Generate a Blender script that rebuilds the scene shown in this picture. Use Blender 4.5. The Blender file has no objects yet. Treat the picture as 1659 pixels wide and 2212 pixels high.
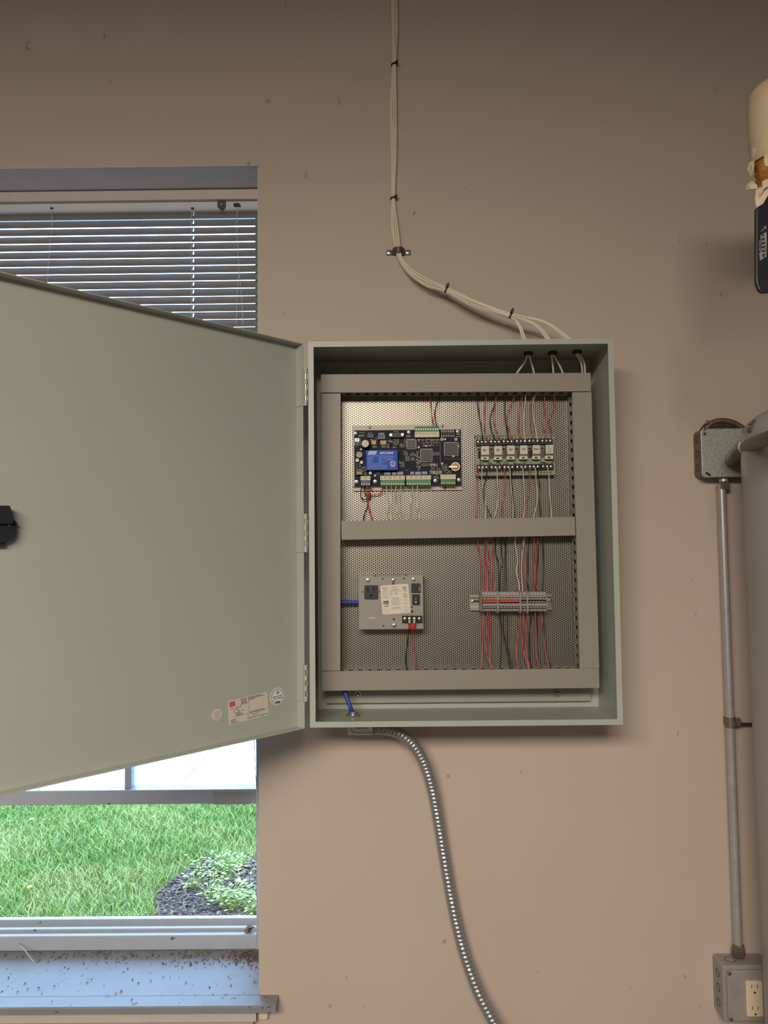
import bpy, bmesh, math, random
from mathutils import Vector, Matrix
random.seed(11)
S = bpy.context.scene
COL = S.collection
PI = math.pi

# ------------------------------------------------------------ camera
F = 1650.0                                   # focal length in pixels of the 1659 x 2212 frame
CAM = Vector((0.0, -1.6763, 1.5))
ROT = (Matrix.Rotation(math.radians(0.2774), 3, 'Z') @ Matrix.Rotation(PI/2, 3, 'X')
       @ Matrix.Rotation(math.radians(2.8944), 3, 'X') @ Matrix.Rotation(math.radians(-0.5826), 3, 'Z'))
cd = bpy.data.cameras.new('camera'); cam = bpy.data.objects.new('camera', cd); COL.objects.link(cam)
cam.matrix_world = Matrix.Translation(CAM) @ ROT.to_4x4()
cd.sensor_fit = 'HORIZONTAL'; cd.sensor_width = 36.0; cd.lens = F/1659.0*36.0; cd.clip_start = 0.02
S.camera = cam
# ------------------------------------------------------------ light
S.view_settings.view_transform = 'Standard'; S.view_settings.look = 'None'
S.view_settings.exposure = 0.0; S.view_settings.gamma = 1.0; S.view_settings.use_curve_mapping = False
W = bpy.data.worlds.new('sky'); S.world = W; W.use_nodes = True
bg = W.node_tree.nodes['Background']; bg.inputs[0].default_value = (0.42, 0.66, 1.0, 1); bg.inputs[1].default_value = 12.5

def area(name, loc, rot, sx, sy, power, col, portal=False):
    l = bpy.data.lights.new(name, 'AREA'); l.shape = 'RECTANGLE'; l.size = sx; l.size_y = sy
    l.energy = power; l.color = col
    if portal: l.cycles.is_portal = True
    o = bpy.data.objects.new(name, l); COL.objects.link(o); o.location = loc; o.rotation_euler = rot
    return o
area('hung_fluorescent_lamp', (-0.6, -3.2, 2.45), (math.radians(9), 0, 0), 1.8, 0.9, 170, (1.0, 0.91, 0.775))
area('window_portal', (-0.95, 0.24, 1.42), (-PI/2, 0, 0), 1.4, 1.9, 1, (1, 1, 1), True)

# ------------------------------------------------------------ pixels to places
def ray(px, py):
    return ROT @ Vector(((px-829.5)/F, -(py-1106.0)/F, -1.0))
def at(px, py, Y):
    d = ray(px, py); return CAM + d*((Y-CAM.y)/d.y)
def atZ(px, py, Z):
    d = ray(px, py); return CAM + d*((Z-CAM.z)/d.z)
def atP(px, py, o, n):
    d = ray(px, py); return CAM + d*((o-CAM).dot(n)/d.dot(n))

# ------------------------------------------------------------ materials
def lin(c):
    return tuple(((v/255.0)/12.92 if v/255.0 <= 0.04045 else ((v/255.0+0.055)/1.055)**2.4) for v in c)
MATS = {}
def M(name, c, rough=0.5, metal=0.0, var=0.0, vs=30.0, bump=0.0, bs=200.0, spec=0.5, coat=0.0):
    if name in MATS: return MATS[name]
    m = bpy.data.materials.new(name); m.use_nodes = True
    nt = m.node_tree; b = nt.nodes['Principled BSDF']
    L = lin(c)
    b.inputs['Base Color'].default_value = (*L, 1); b.inputs['Roughness'].default_value = rough
    b.inputs['Metallic'].default_value = metal; b.inputs['Specular IOR Level'].default_value = spec
    b.inputs['Coat Weight'].default_value = coat
    tc = nt.nodes.new('ShaderNodeTexCoord')
    if var > 0:
        n = nt.nodes.new('ShaderNodeTexNoise'); n.inputs['Scale'].default_value = vs; n.inputs['Detail'].default_value = 4
        nt.links.new(tc.outputs['Object'], n.inputs['Vector'])
        r = nt.nodes.new('ShaderNodeValToRGB')
        r.color_ramp.elements[0].position = 0.3; r.color_ramp.elements[1].position = 0.7
        r.color_ramp.elements[0].color = (*[v*(1-var) for v in L], 1); r.color_ramp.elements[1].color = (*[min(1, v*(1+var)) for v in L], 1)
        nt.links.new(n.outputs['Fac'], r.inputs['Fac']); nt.links.new(r.outputs['Color'], b.inputs['Base Color'])
    if bump > 0:
        n2 = nt.nodes.new('ShaderNodeTexNoise'); n2.inputs['Scale'].default_value = bs; n2.inputs['Detail'].default_value = 3
        nt.links.new(tc.outputs['Object'], n2.inputs['Vector'])
        bp = nt.nodes.new('ShaderNodeBump'); bp.inputs['Strength'].default_value = bump; bp.inputs['Distance'].default_value = 0.002
        nt.links.new(n2.outputs['Fac'], bp.inputs['Height']); nt.links.new(bp.outputs['Normal'], b.inputs['Normal'])
    MATS[name] = m
    return m
def specks(m, c, scale, thr, amount=1.0, stretch=(1, 1, 1), detail=2):
    """dark specks with shapes of their own on top of a material's colour"""
    nt = m.node_tree; b = nt.nodes['Principled BSDF']
    tc = nt.nodes.new('ShaderNodeTexCoord'); mp = nt.nodes.new('ShaderNodeMapping'); mp.inputs['Scale'].default_value = stretch
    nt.links.new(tc.outputs['Object'], mp.inputs['Vector'])
    n = nt.nodes.new('ShaderNodeTexNoise'); n.inputs['Scale'].default_value = scale; n.inputs['Detail'].default_value = detail
    nt.links.new(mp.outputs['Vector'], n.inputs['Vector'])
    r = nt.nodes.new('ShaderNodeValToRGB'); r.color_ramp.elements[0].position = thr; r.color_ramp.elements[1].position = min(1, thr+0.03)
    nt.links.new(n.outputs['Fac'], r.inputs['Fac'])
    ml = nt.nodes.new('ShaderNodeMath'); ml.operation = 'MULTIPLY'; ml.inputs[1].default_value = amount
    nt.links.new(r.outputs['Color'], ml.inputs[0])
    mx = nt.nodes.new('ShaderNodeMix'); mx.data_type = 'RGBA'
    inp = b.inputs['Base Color']
    if inp.links: nt.links.new(inp.links[0].from_socket, mx.inputs[6])
    else: mx.inputs[6].default_value = inp.default_value
    mx.inputs[7].default_value = (*lin(c), 1)
    nt.links.new(ml.outputs[0], mx.inputs[0]); nt.links.new(mx.outputs[2], inp)
    return m

# ------------------------------------------------------------ mesh builder
WL = {}
X_, Y_, Z_ = Vector((1, 0, 0)), Vector((0, 1, 0)), Vector((0, 0, 1))
def wl(o): return WL.get(o.name, Vector((0, 0, 0))) if o else Vector((0, 0, 0))
def spline(pts, n=6):
    pts = [Vector(p) for p in pts]
    if len(pts) < 3: return pts
    P = [pts[0]*2-pts[1]] + pts + [pts[-1]*2-pts[-2]]
    out = []
    for i in range(1, len(P)-2):
        a, b, c, d = P[i-1], P[i], P[i+1], P[i+2]
        for k in range(n):
            t = k/n
            out.append(0.5*((2*b)+(c-a)*t+(2*a-5*b+4*c-d)*t*t+(3*b-a-3*c+d)*t*t*t))
    out.append(pts[-1]); return out
class MB:
    def __init__(s): s.v = []; s.f = []; s.s = []
    def add(s, vs, fs, smooth=False):
        k = len(s.v); s.v += [Vector(v) for v in vs]; s.f += [tuple(i+k for i in f) for f in fs]; s.s += [smooth]*len(fs); return s
    def box(s, x0, x1, y0, y1, z0, z1):
        return s.obox(Vector((0, 0, 0)), X_, Y_, Z_, x0, x1, y0, y1, z0, z1)
    def obox(s, o, A, B, C, a0, a1, b0, b1, c0, c1):
        vs = [o+A*a+B*b+C*c for c in (c0, c1) for b in (b0, b1) for a in (a0, a1)]
        return s.add(vs, [(0, 2, 3, 1), (4, 5, 7, 6), (0, 1, 5, 4), (2, 6, 7, 3), (0, 4, 6, 2), (1, 3, 7, 5)])
    def prism(s, poly, o, A, B, N, n0, n1, smooth=False):
        n = len(poly)
        vs = [o+A*p[0]+B*p[1]+N*n0 for p in poly]+[o+A*p[0]+B*p[1]+N*n1 for p in poly]
        k = len(s.v)
        s.add(vs, [tuple(range(n))[::-1], tuple(range(n, 2*n))])
        s.f += [(k+i, k+(i+1) % n, k+n+(i+1) % n, k+n+i) for i in range(n)]; s.s += [smooth]*n
        return s
    def lathe(s, prof, o, A, B, N, seg=16, smooth=True, capstart=True, capend=True):
        """profile of (radius, height along N)"""
        k = len(s.v); vs = []
        for r, h in prof:
            for j in range(seg):
                t = 2*PI*j/seg; vs.append(o+A*(r*math.cos(t))+B*(r*math.sin(t))+N*h)
        fs = [(i*seg+j, i*seg+(j+1) % seg, (i+1)*seg+(j+1) % seg, (i+1)*seg+j) for i in range(len(prof)-1) for j in range(seg)]
        s.add(vs, fs, smooth)
        if capstart: s.f.append(tuple(k+j for j in range(seg))[::-1]); s.s.append(False)
        if capend: s.f.append(tuple(k+(len(prof)-1)*seg+j for j in range(seg))); s.s.append(False)
        return s
    def cyl(s, p0, p1, r, seg=12, r1=None, smooth=True):
        p0, p1 = Vector(p0), Vector(p1); N = (p1-p0); L = N.length; N.normalize()
        A = N.orthogonal().normalized(); B = N.cross(A)
        return s.lathe([(r, 0), (r if r1 is None else r1, L)], p0, A, B, N, seg, smooth)
    def tube(s, path, r, seg=8, smooth=True, fun=None, caps=True):
        path = [Vector(p) for p in path]; n = len(path); vs = []
        T = [(path[min(i+1, n-1)]-path[max(i-1, 0)]).normalized() for i in range(n)]
        A = T[0].orthogonal().normalized(); dist = 0.0
        for i in range(n):
            if i: dist += (path[i]-path[i-1]).length
            A = (A-T[i]*A.dot(T[i])).normalized(); B = T[i].cross(A)
            for j in range(seg):
                t = 2*PI*j/seg
                rr = fun(dist, t) if fun else r
                vs.append(path[i]+A*(rr*math.cos(t))+B*(rr*math.sin(t)))
        k = len(s.v)
        s.add(vs, [(i*seg+j, i*seg+(j+1) % seg, (i+1)*seg+(j+1) % seg, (i+1)*seg+j) for i in range(n-1) for j in range(seg)], smooth)
        if caps:
            s.f.append(tuple(k+j for j in range(seg))[::-1]); s.s.append(False)
            s.f.append(tuple(k+(n-1)*seg+j for j in range(seg))); s.s.append(False)
        return s
    def ring(s, o, A, B, N, r0, r1, n0, n1, seg=18):
        """flat washer"""
        vs = []
        for r, h in ((r0, n0), (r1, n0), (r1, n1), (r0, n1)):
            for j in range(seg):
                t = 2*PI*j/seg; vs.append(o+A*(r*math.cos(t))+B*(r*math.sin(t))+N*h)
        return s.add(vs, [(i*seg+j, i*seg+(j+1) % seg, ((i+1) % 4)*seg+(j+1) % seg, ((i+1) % 4)*seg+j) for i in range(4) for j in range(seg)])
    def build(s, name, mat, parent=None, bevel=0.0, recalc=True, label=None, kind=None):
        me = bpy.data.meshes.new(name)
        lo = [min(v[i] for v in s.v) for i in range(3)]; hi = [max(v[i] for v in s.v) for i in range(3)]
        c = Vector([(a+b)/2 for a, b in zip(lo, hi)])
        if parent is None: c.z = lo[2]
        me.from_pydata([tuple(v-c) for v in s.v], [], s.f)
        me.polygons.foreach_set('use_smooth', s.s)
        if recalc or bevel:
            bm = bmesh.new(); bm.from_mesh(me)
            if bevel:
                es = [e for e in bm.edges if len(e.link_faces) == 2 and e.calc_face_angle(0) > 0.6]
                bmesh.ops.bevel(bm, geom=es, offset=bevel, segments=2, profile=0.5, affect='EDGES', clamp_overlap=True)
            bmesh.ops.recalc_face_normals(bm, faces=bm.faces)
            bm.to_mesh(me); bm.free()
        if any(s.s): me.set_sharp_from_angle(angle=math.radians(38))
        me.materials.append(mat)
        o = bpy.data.objects.new(name, me); COL.objects.link(o)
        WL[o.name] = c.copy(); o.location = c-wl(parent)
        if parent: o.parent = parent
        if label: o['label'] = label
        if kind: o['kind'] = kind
        return o
def tag(o, label, cat, group=None):
    o['label'] = label; o['category'] = cat
    if group: o['group'] = group
    return o
def thing(name, label, cat, loc, group=None):
    o = bpy.data.objects.new(name, None); COL.objects.link(o); o.location = loc; o.empty_display_size = 0.02
    WL[o.name] = Vector(loc); return tag(o, label, cat, group)
def struct(o): o['kind'] = 'structure'; return o
def clone(src, pos, parent=None):
    o = src.copy(); COL.objects.link(o); WL[o.name] = Vector(pos); o.location = Vector(pos)-wl(parent); o.parent = parent
    return o
def rrect(w, h, r, n=4, cx=0.0, cy=0.0):
    out = []
    for sx, sy, a0 in ((1, 1, 0), (-1, 1, 90), (-1, -1, 180), (1, -1, 270)):
        for k in range(n+1):
            a = math.radians(a0+90*k/n); out.append((cx+sx*(w/2-r)+r*math.cos(a), cy+sy*(h/2-r)+r*math.sin(a)))
    return out
def circ(r, n=20, cx=0, cy=0, ry=None):
    return [(cx+r*math.cos(2*PI*k/n), cy+(ry or r)*math.sin(2*PI*k/n)) for k in range(n)]
NR = Vector((0, -1, 0))                       # out of the wall, into the room
def rect(x0, y0, x1, y1, Y):
    """world X0, X1, Z0, Z1 of a rectangle of picture pixels lying at depth Y"""
    xm, ym = (x0+x1)/2, (y0+y1)/2
    return at(x0, ym, Y).x, at(x1, ym, Y).x, at(xm, y1, Y).z, at(xm, y0, Y).z
def pbox(x0, y0, x1, y1, Yf, Yb, mb=None):
    a, b, c, d = rect(x0, y0, x1, y1, Yf)
    return (mb or MB()).box(a, b, Yf, Yb, c, d)
def sz(Y): return (Y-CAM.y)/F                 # metres per pixel at depth Y
def text(s, size, pos, mat, parent, A=X_, B=Z_, N=NR, name='lettering', shear=0.0, depth=0.0003, fit=None, bold=0.0):
    cu = bpy.data.curves.new('t', 'FONT'); cu.body = s; cu.size = size; cu.align_x = 'CENTER'; cu.align_y = 'CENTER'; cu.shear = shear
    cu.resolution_u = 3; cu.offset = bold*size
    ob = bpy.data.objects.new('t', cu); COL.objects.link(ob)
    me = bpy.data.meshes.new_from_object(ob)
    w = max((v.co.x for v in me.vertices), default=1)-min((v.co.x for v in me.vertices), default=0)
    k = fit/w if fit and w > 0 else 1.0
    m = MB(); vs = [Vector(pos)+A*(v.co.x*k)+B*v.co.y+N*depth for v in me.vertices]
    m.add(vs, [tuple(p.vertices) for p in me.polygons])
    bpy.data.objects.remove(ob); bpy.data.curves.remove(cu); bpy.data.meshes.remove(me)
    return m.build(name, mat, parent, recalc=False)

# ============================================================ materials in use
m_wall = M('wall_paint', (190, 173, 161), 0.62, var=0.03, vs=3, bump=0.05, bs=400)
specks(m_wall, (120, 100, 86), 26, 0.735, 0.5, (1.6, 1.6, 1), 3)
m_ceil = M('ceiling_paint', (120, 114, 106), 0.8)
m_wall2 = M('room_wall_paint', (112, 104, 96), 0.8)
m_floor = M('floor_concrete', (84, 80, 76), 0.7, var=0.1)
m_white = M('white_gloss_paint', (226, 228, 238), 0.42, var=0.03, vs=8, bump=0.08, bs=60)
m_sill = M('sill_paint', (130, 130, 132), 0.55, var=0.06, vs=14, bump=0.35, bs=35)
specks(m_sill, (70, 62, 60), 60, 0.665, 0.85, (1, 1, 1), 3)
m_trim = M('trim_paint', (186, 178, 172), 0.5, var=0.03)
m_frame = M('window_frame_paint', (170, 176, 188), 0.4, var=0.03)
specks(m_frame, (60, 56, 58), 55, 0.70, 0.9, (1, 1, 1), 3)
m_enc = M('enclosure_grey_green', (168, 173, 163), 0.42, var=0.02, vs=6, spec=0.5)
m_duct = M('duct_grey_plastic', (143, 136, 125), 0.5)
m_steel = M('zinc_steel', (190, 188, 182), 0.32, 1.0)
m_dsteel = M('dull_steel', (150, 146, 138), 0.45, 1.0)
m_perf = M('perforated_steel', (152, 146, 136), 0.36, 0.75)
m_black = M('black_plastic', (22, 22, 22), 0.45)
m_red = M('red_wire_jacket', (192, 74, 76), 0.45)
m_blk = M('black_wire_jacket', (20, 20, 20), 0.45)
m_wht = M('white_wire_jacket', (222, 210, 186), 0.5)
m_cable = M('white_cable_jacket', (226, 212, 190), 0.5)
m_blue = M('blue_cable_jacket', (40, 66, 160), 0.5)
m_cream = M('cream_label', (216, 206, 190), 0.5)
m_ink = M('black_ink', (40, 36, 34), 0.6)
m_grey_ink = M('grey_ink', (128, 118, 108), 0.6)

# ============================================================ room and wall with its window
XJ = at(560, 1150, 0).x                       # right edge of the window opening
ZH = at(280, 359.5, 0).z                      # head of the opening
ZS = at(563, 2149, 0).z                       # top of the sill
XL = -1.75
TH = 0.262
b = MB()
b.box(-3.0, XL, 0, TH, 0, 3.4).box(XJ, 1.7, 0, TH, 0, 3.4).box(XL, XJ, 0, TH, ZH, 3.4).box(XL, XJ, 0, TH, 0, ZS-0.02)
struct(b.build('wall_back', m_wall))
struct(MB().box(-3.1, -3.0, -4.5, TH, 0, 3.4).build('wall_left', m_wall2))
struct(MB().box(1.7, 1.8, -4.5, TH, 0, 3.4).build('wall_right', m_wall2))
struct(MB().box(-3.1, 1.8, -4.6, -4.5, 0, 3.4).build('wall_front', m_wall2))
struct(MB().box(-3.1, 1.8, -4.6, TH, -0.1, 0).build('floor', m_floor))
struct(MB().box(-3.1, 1.8, -4.6, TH, 3.4, 3.5).build('ceiling', m_ceil))
# painted linings of the opening
struct(MB().box(XL, XJ, 0.0008, 0.261, ZH-0.0009, ZH-0.0001).build('trim_1', m_white))
struct(MB().box(XJ-0.003, XJ, 0.003, 0.27, ZS, ZH-0.004).build('trim_2', m_trim))
# sill board with its nosing, and the apron moulding below
xs = at(596, 2165, -0.04).x
YN = -(CAM.y-0)*0 - 0.042
zf = at(300, 2190, YN).z
sb = MB().box(XL, XJ-0.0005, -0.001, 0.27, ZS-0.02, ZS)
sb.prism([(YN, ZS-0.002), (YN+0.004, ZS), (0, ZS), (0, zf), (YN, zf)], Vector((0, 0, 0)), Y_, Z_, X_, XL-0.04, xs)
struct(sb.build('trim_3', m_sill))
xa = at(553, 2200, -0.02).x
za = at(300, 2196, -0.02).z
struct(MB().box(XL, xa, -0.02, -0.001, za-0.012, zf-0.0005).box(XL, xa-0.006, -0.026, -0.001, za-0.09, za-0.013).build('trim_4', m_trim))
struct(MB().prism([(0, 0), (0.016, 0), (0.018, 0.012), (0.004, 0.016), (-0.002, 0.01)], Vector((xa+0.006, -0.0005, za-0.012)), X_, Z_, NR, 0, 0.012).build('trim_5', M('bare_plaster', (206, 190, 168), 0.8, var=0.1, vs=60)))

gm = bpy.data.materials.new('window_glass'); gm.use_nodes = True
nt = gm.node_tree; nt.nodes.clear()
out = nt.nodes.new('ShaderNodeOutputMaterial'); tr = nt.nodes.new('ShaderNodeBsdfTransparent'); gl = nt.nodes.new('ShaderNodeBsdfGlossy')
gl.inputs['Roughness'].default_value = 0.02; fr = nt.nodes.new('ShaderNodeFresnel'); fr.inputs['IOR'].default_value = 1.35
mx = nt.nodes.new('ShaderNodeMixShader'); tr.inputs['Color'].default_value = (0.95, 0.98, 1.0, 1)
nt.links.new(fr.outputs[0], mx.inputs[0]); nt.links.new(tr.outputs[0], mx.inputs[1]); nt.links.new(gl.outputs[0], mx.inputs[2]); nt.links.new(mx.outputs[0], out.inputs[0])

# ---- window: frame members, panes, mullion
win = bpy.data.objects.new('window_1', None); COL.objects.link(win); win['kind'] = 'structure'
YF = 0.185
win.location = ((XL+XJ)/2, YF, ZS); WL[win.name] = win.location.copy()
xr = at(553.5, 1800, YF).x
MB().box(xr, XJ-0.0035, YF, 0.25, ZS+0.001, ZH-0.005).build('side_frame', m_frame, win)
MB().box(XL+0.001, XL+0.05, YF, 0.25, ZS+0.001, ZH-0.005).build('side_frame', m_frame, win)
zA0, zA1 = at(280, 1996, 0.245).z, at(280, 1981, 0.245).z
zB0, zB1 = at(280, 2018, 0.215).z, at(280, 2002, 0.215).z
zC1 = at(280, 2021, YF).z
MB().box(XL+0.05, xr, 0.235, 0.25, ZS+0.001, zA1).build('sill_track', m_frame, win, 0.0012)
MB().box(XL+0.05, xr, 0.206, 0.218, ZS+0.001, zB1).build('sill_track', m_frame, win, 0.0012)
MB().box(XL+0.05, xr, YF, 0.20, ZS+0.001, zC1).box(XL+0.05, xr, 0.2, 0.235, ZS+0.001, ZS+0.004).build('bottom_frame', m_frame, win, 0.0015)
zR0, zR1 = at(280, 1738, 0.19).z, at(280, 1707, 0.19).z
MB().box(XL+0.05, xr, 0.19, 0.25, zR0, zR1).build('meeting_rail', m_frame, win, 0.0015)
zM = at(280, 1130, 0.21).z
x0, x1, z0, z1 = rect(461, 1712, 541, 1737, 0.188)
MB().box(x0, x1, 0.186, 0.1899, z0, z1).box(x0, x1+0.008, 0.1845, 0.1859, z1-0.006, z1-0.002).build('rail_bracket', M('bracket_paint', (164, 162, 158), 0.5, var=0.08, vs=40), win)
x0, x1, _, _ = rect(272.5, 1500, 287, 1700, 0.215)
MB().box(x0, x1, 0.205, 0.245, zR1, zM).build('mullion', m_frame, win, 0.0015)
MB().box(XL+0.05, xr, 0.205, 0.25, zM, zM+0.04).build('upper_rail', m_frame, win, 0.0015)
MB().box(XL+0.05, xr, 0.224, 0.227, zM+0.04, ZH-0.014).build('pane', gm, win)
MB().box(XL+0.05, xr, 0.240, 0.243, zA1, zR0).build('pane', gm, win)
MB().box(XL+0.05, xr, 0.205, 0.25, ZH-0.014, ZH-0.005).build('head_frame', m_frame, win)
MB().box(XL+0.05, x0, 0.224, 0.227, zR1, zM).build('pane', gm, win)
MB().box(x1, xr, 0.224, 0.227, zR1, zM).build('pane', gm, win)

# ---- wooden strip under the head, and the venetian blind
zs0 = at(280, 432.5, 0.105).z
struct(MB().box(XL, XJ-0.0035, 0.105, 0.175, zs0, ZH-0.0045).build('trim_6', M('strip_paint', (196, 184, 176), 0.5, var=0.03)))
BXR = XJ-0.006
YB = 0.132
zt = zs0-0.001
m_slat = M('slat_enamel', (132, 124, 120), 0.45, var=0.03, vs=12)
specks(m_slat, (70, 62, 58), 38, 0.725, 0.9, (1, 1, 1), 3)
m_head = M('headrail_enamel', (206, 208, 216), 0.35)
blind = thing('venetian_blind', 'half-lowered white venetian blind with tilted slats inside the window recess', 'blind', (-0.95, YB, 1.35))
zh = at(280, 456.5, 0.118).z
MB().prism([(0.116, zt), (0.116, zh+0.006), (0.119, zh+0.0015), (0.124, zh), (0.150, zh), (0.150, zt)], Vector((0, 0, 0)), Y_, Z_, X_, XL+0.004, BXR).build('headrail', m_head, blind)
T = math.radians(59.6); pitch = sz(YB)*17.32
zs = at(280, 467, YB).z
proto = None
NS = 34
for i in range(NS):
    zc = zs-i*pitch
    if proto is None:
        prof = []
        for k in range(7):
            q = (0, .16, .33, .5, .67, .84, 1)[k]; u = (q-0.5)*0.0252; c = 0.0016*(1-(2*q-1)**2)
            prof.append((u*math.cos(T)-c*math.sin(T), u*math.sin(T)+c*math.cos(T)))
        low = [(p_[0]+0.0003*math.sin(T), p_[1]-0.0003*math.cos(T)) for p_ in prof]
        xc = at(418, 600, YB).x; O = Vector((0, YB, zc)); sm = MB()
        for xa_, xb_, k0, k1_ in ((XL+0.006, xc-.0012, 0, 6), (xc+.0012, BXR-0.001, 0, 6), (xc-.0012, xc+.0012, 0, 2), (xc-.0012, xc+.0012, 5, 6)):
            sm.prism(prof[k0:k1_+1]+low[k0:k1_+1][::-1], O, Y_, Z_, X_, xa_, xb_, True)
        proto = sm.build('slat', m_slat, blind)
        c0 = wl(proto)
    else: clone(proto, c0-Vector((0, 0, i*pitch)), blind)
zb = zs-NS*pitch
MB().box(XL+0.006, BXR-0.001, YB-0.011, YB+0.011, zb-0.008, zb+0.004).build('bottom_rail', m_head, blind, 0.003)
def cord(pts, r=0.0008, name='cord'):
    return MB().tube(spline([Vector(p) for p in pts]), r, 6).build(name, M('blind_cord', (206, 200, 192), 0.7), blind)
xc = at(416, 600, YB).x
for dy in (-0.0135, 0.0135): cord([(xc, YB+dy, zh), (xc+0.001, YB+dy, (zh+zb)/2), (xc, YB+dy, zb)], name='ladder_cord')
xc2 = at(112, 600, YB).x
cord([at(112, 453, 0.114), at(112, 490, 0.113), at(103, 590, 0.112), at(99, 680, 0.112), at(96, 800, 0.112)], 0.0007, 'lift_cord')
cord([at(513, 447, 0.113), at(512, 500, 0.112), at(516, 585, 0.112), at(512, 640, 0.112), at(511, 760, 0.112)], 0.0008, 'lift_cord')
cord([at(516, 585, 0.112), at(521, 630, 0.112), at(525, 690, 0.112), at(526, 800, 0.112), at(545, 1400, 0.112), at(549, 1600, 0.10), at(556, 1760, 0.08), at(559, 1960, 0.04)], 0.0008, 'lift_cord')
o = at(479, 444, 0.1155); k = sz(0.1155)
MB().prism([(-9*k, 9*k), (9*k, 9*k), (9*k, -4*k), (1.5*k, -11*k), (0, -13*k), (-1.5*k, -11*k), (-9*k, -4*k)], o, X_, Z_, NR, 0, 0.003).build('tilter_bracket', M('brown_bracket', (70, 60, 56), 0.5), blind)
MB().cyl(o+Vector((0, -0.003, 2*k)), o+Vector((0, -0.0038, 2*k)), 2*k, 10).build('rivet', m_steel, blind)
o = at(512, 443, 0.1155)
MB().prism([(-8*k, 0), (-6*k, 4*k), (5*k, 4*k), (9*k, -3*k), (8*k, -4.5*k), (-6*k, -4.5*k)], o, X_, Z_, NR, 0, 0.002).build('cord_lock', m_black, blind)
for px in (112, 416):
    o = at(px, 450, 0.1155)
    MB().prism(circ(4*k, 8, ry=2.2*k), o, X_, Z_, NR, 0, 0.0012).build('cord_eyelet', m_black, blind)

# ---- dust, chips and dead leaves on the sill: nobody could count them
m_deb = M('dead_leaf_litter', (112, 92, 76), 0.9, var=0.5, vs=90)
lit = MB(); rnd = random.Random(3)
for i in range(620):
    u = rnd.random(); xx = XJ-0.005-abs(rnd.gauss(0, 0.36)); yy = YF-0.006-abs(rnd.gauss(0, 0.028))
    if i > 330: yy = rnd.uniform(-0.03, YF-0.01)
    if i > 430: xx = XJ-0.008-abs(rnd.gauss(0, 0.05)); yy = YF-0.008-abs(rnd.gauss(0, 0.03))
    if xx < XL+0.05: continue
    a = rnd.uniform(0, PI); l = rnd.uniform(0.0006, 0.0026)*(1.6 if i > 430 else 1)*(1.5 if rnd.random() < .08 else 1); w = l*rnd.uniform(0.15, 0.45); h = rnd.uniform(0.0004, 0.0022)
    A = Vector((math.cos(a), math.sin(a), rnd.uniform(-.2, .3))); A.normalize(); Bv = Vector((-math.sin(a), math.cos(a), 0))
    lit.obox(Vector((xx, yy, ZS+0.0012)), A, Bv, Z_, -l, l, -w, w, -0.0002, h)
o = tag(lit.build('leaf_litter', m_deb), 'brown leaf crumbs and dirt scattered along the window sill', 'debris'); o['kind'] = 'stuff'
tw = [((42, 2040), (70, 2078)), ((520, 2035), (556, 2000))]
o = tag(MB().tube(spline([at(41, 2038, 0.18), at(55, 2055, 0.13), at(72, 2078, 0.10)]), 0.0011, 6).build('dry_straw', M('straw', (190, 170, 140), 0.8)), 'pale straw lying across the window sill dirt', 'straw')
for nm, px, py, L, c, lab in (('dead_leaf', 533, 2062, 0.024, (112, 84, 58), 'curled brown dead leaf on the sill by the window jamb'),
                              ('feather_tuft', 536, 2012, 0.028, (150, 120, 96), 'dry brown leaf tuft caught in the window track corner')):
    P = atZ(px, py, ZS+0.002) if py > 2040 else Vector((xr-0.02, 0.2, zC1+0.002))
    lf = MB()
    for j in range(5 if nm == 'feather_tuft' else 1):
        d = Vector((math.cos(.5+j*.35), .3, .15+.12*j)).normalized(); pr = []
        nseg = 7
        for q in range(nseg):
            t = q/(nseg-1); w = L*0.28*math.sin(PI*min(.97, t+0.05))
            c0_ = P+d*(t-.5)*L+Z_*(0.003+0.004*math.sin(t*PI+j))
            pr += [c0_+Vector((-.3, .9, .25))*w, c0_, c0_-Vector((-.3, .9, -.35))*w]
        kk = [(q*3+e, q*3+e+1, q*3+e+4, q*3+e+3) for q in range(nseg-1) for e in (0, 1)]
        top = [p+Z_*0.0006 for p in pr]
        lf.add(pr, kk, True); lf.add(top, kk, True)
    tag(lf.build(nm, M(nm+'_brown', c, 0.8, var=0.3, vs=80), recalc=False), lab, 'leaf')

# ============================================================ outdoors
GZ = 0.36
def gnd(px, py): return atZ(px, py, GZ)
def flat(x0, x1, y0, y1, zt_, name, mat): return struct(MB().box(x0, x1, y0, y1, zt_-0.2, zt_).build(name, mat))
m_soil = M('lawn_soil', (76, 86, 44), 0.95, var=0.35, vs=14)
flat(-7, 6, TH, 1.90, GZ, 'lawn_ground', m_soil)
m_conc = M('sidewalk_concrete', (190, 178, 164), 0.85, var=0.04, vs=9)
specks(m_conc, (120, 112, 104), 26, 0.70, 0.6, (1, 1, 1), 3)
walk = bpy.data.objects.new('sidewalk', None); COL.objects.link(walk); walk['kind'] = 'structure'; walk.location = (-1, 2.4, GZ); WL[walk.name] = walk.location.copy()
sw0, sw1 = 1.905, gnd(500, 1608).y
xj = -1.03; sl = None
for k in range(-4, 5):
    c = Vector((xj+1.22*(k+0.5), (sw0+sw1)/2, GZ-0.05))
    if sl is None: sl = MB().box(c.x-0.604, c.x+0.604, sw0, sw1, GZ-0.11, GZ+0.01).build('slab', m_conc, walk, 0.006)
    else: clone(sl, (c.x, wl(sl).y, wl(sl).z), walk)
struct(MB().box(-8, 7, sw0, sw1, GZ-0.3, GZ-0.02).build('sidewalk_bedding', M('joint_sand', (180, 172, 168), 0.9)))
m_asph = M('gravel_drive', (140, 130, 122), 0.95, var=0.25, vs=60)
flat(-20, 20, sw1+0.005, 9.0, GZ-0.02, 'gravel_road', m_asph)
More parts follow.
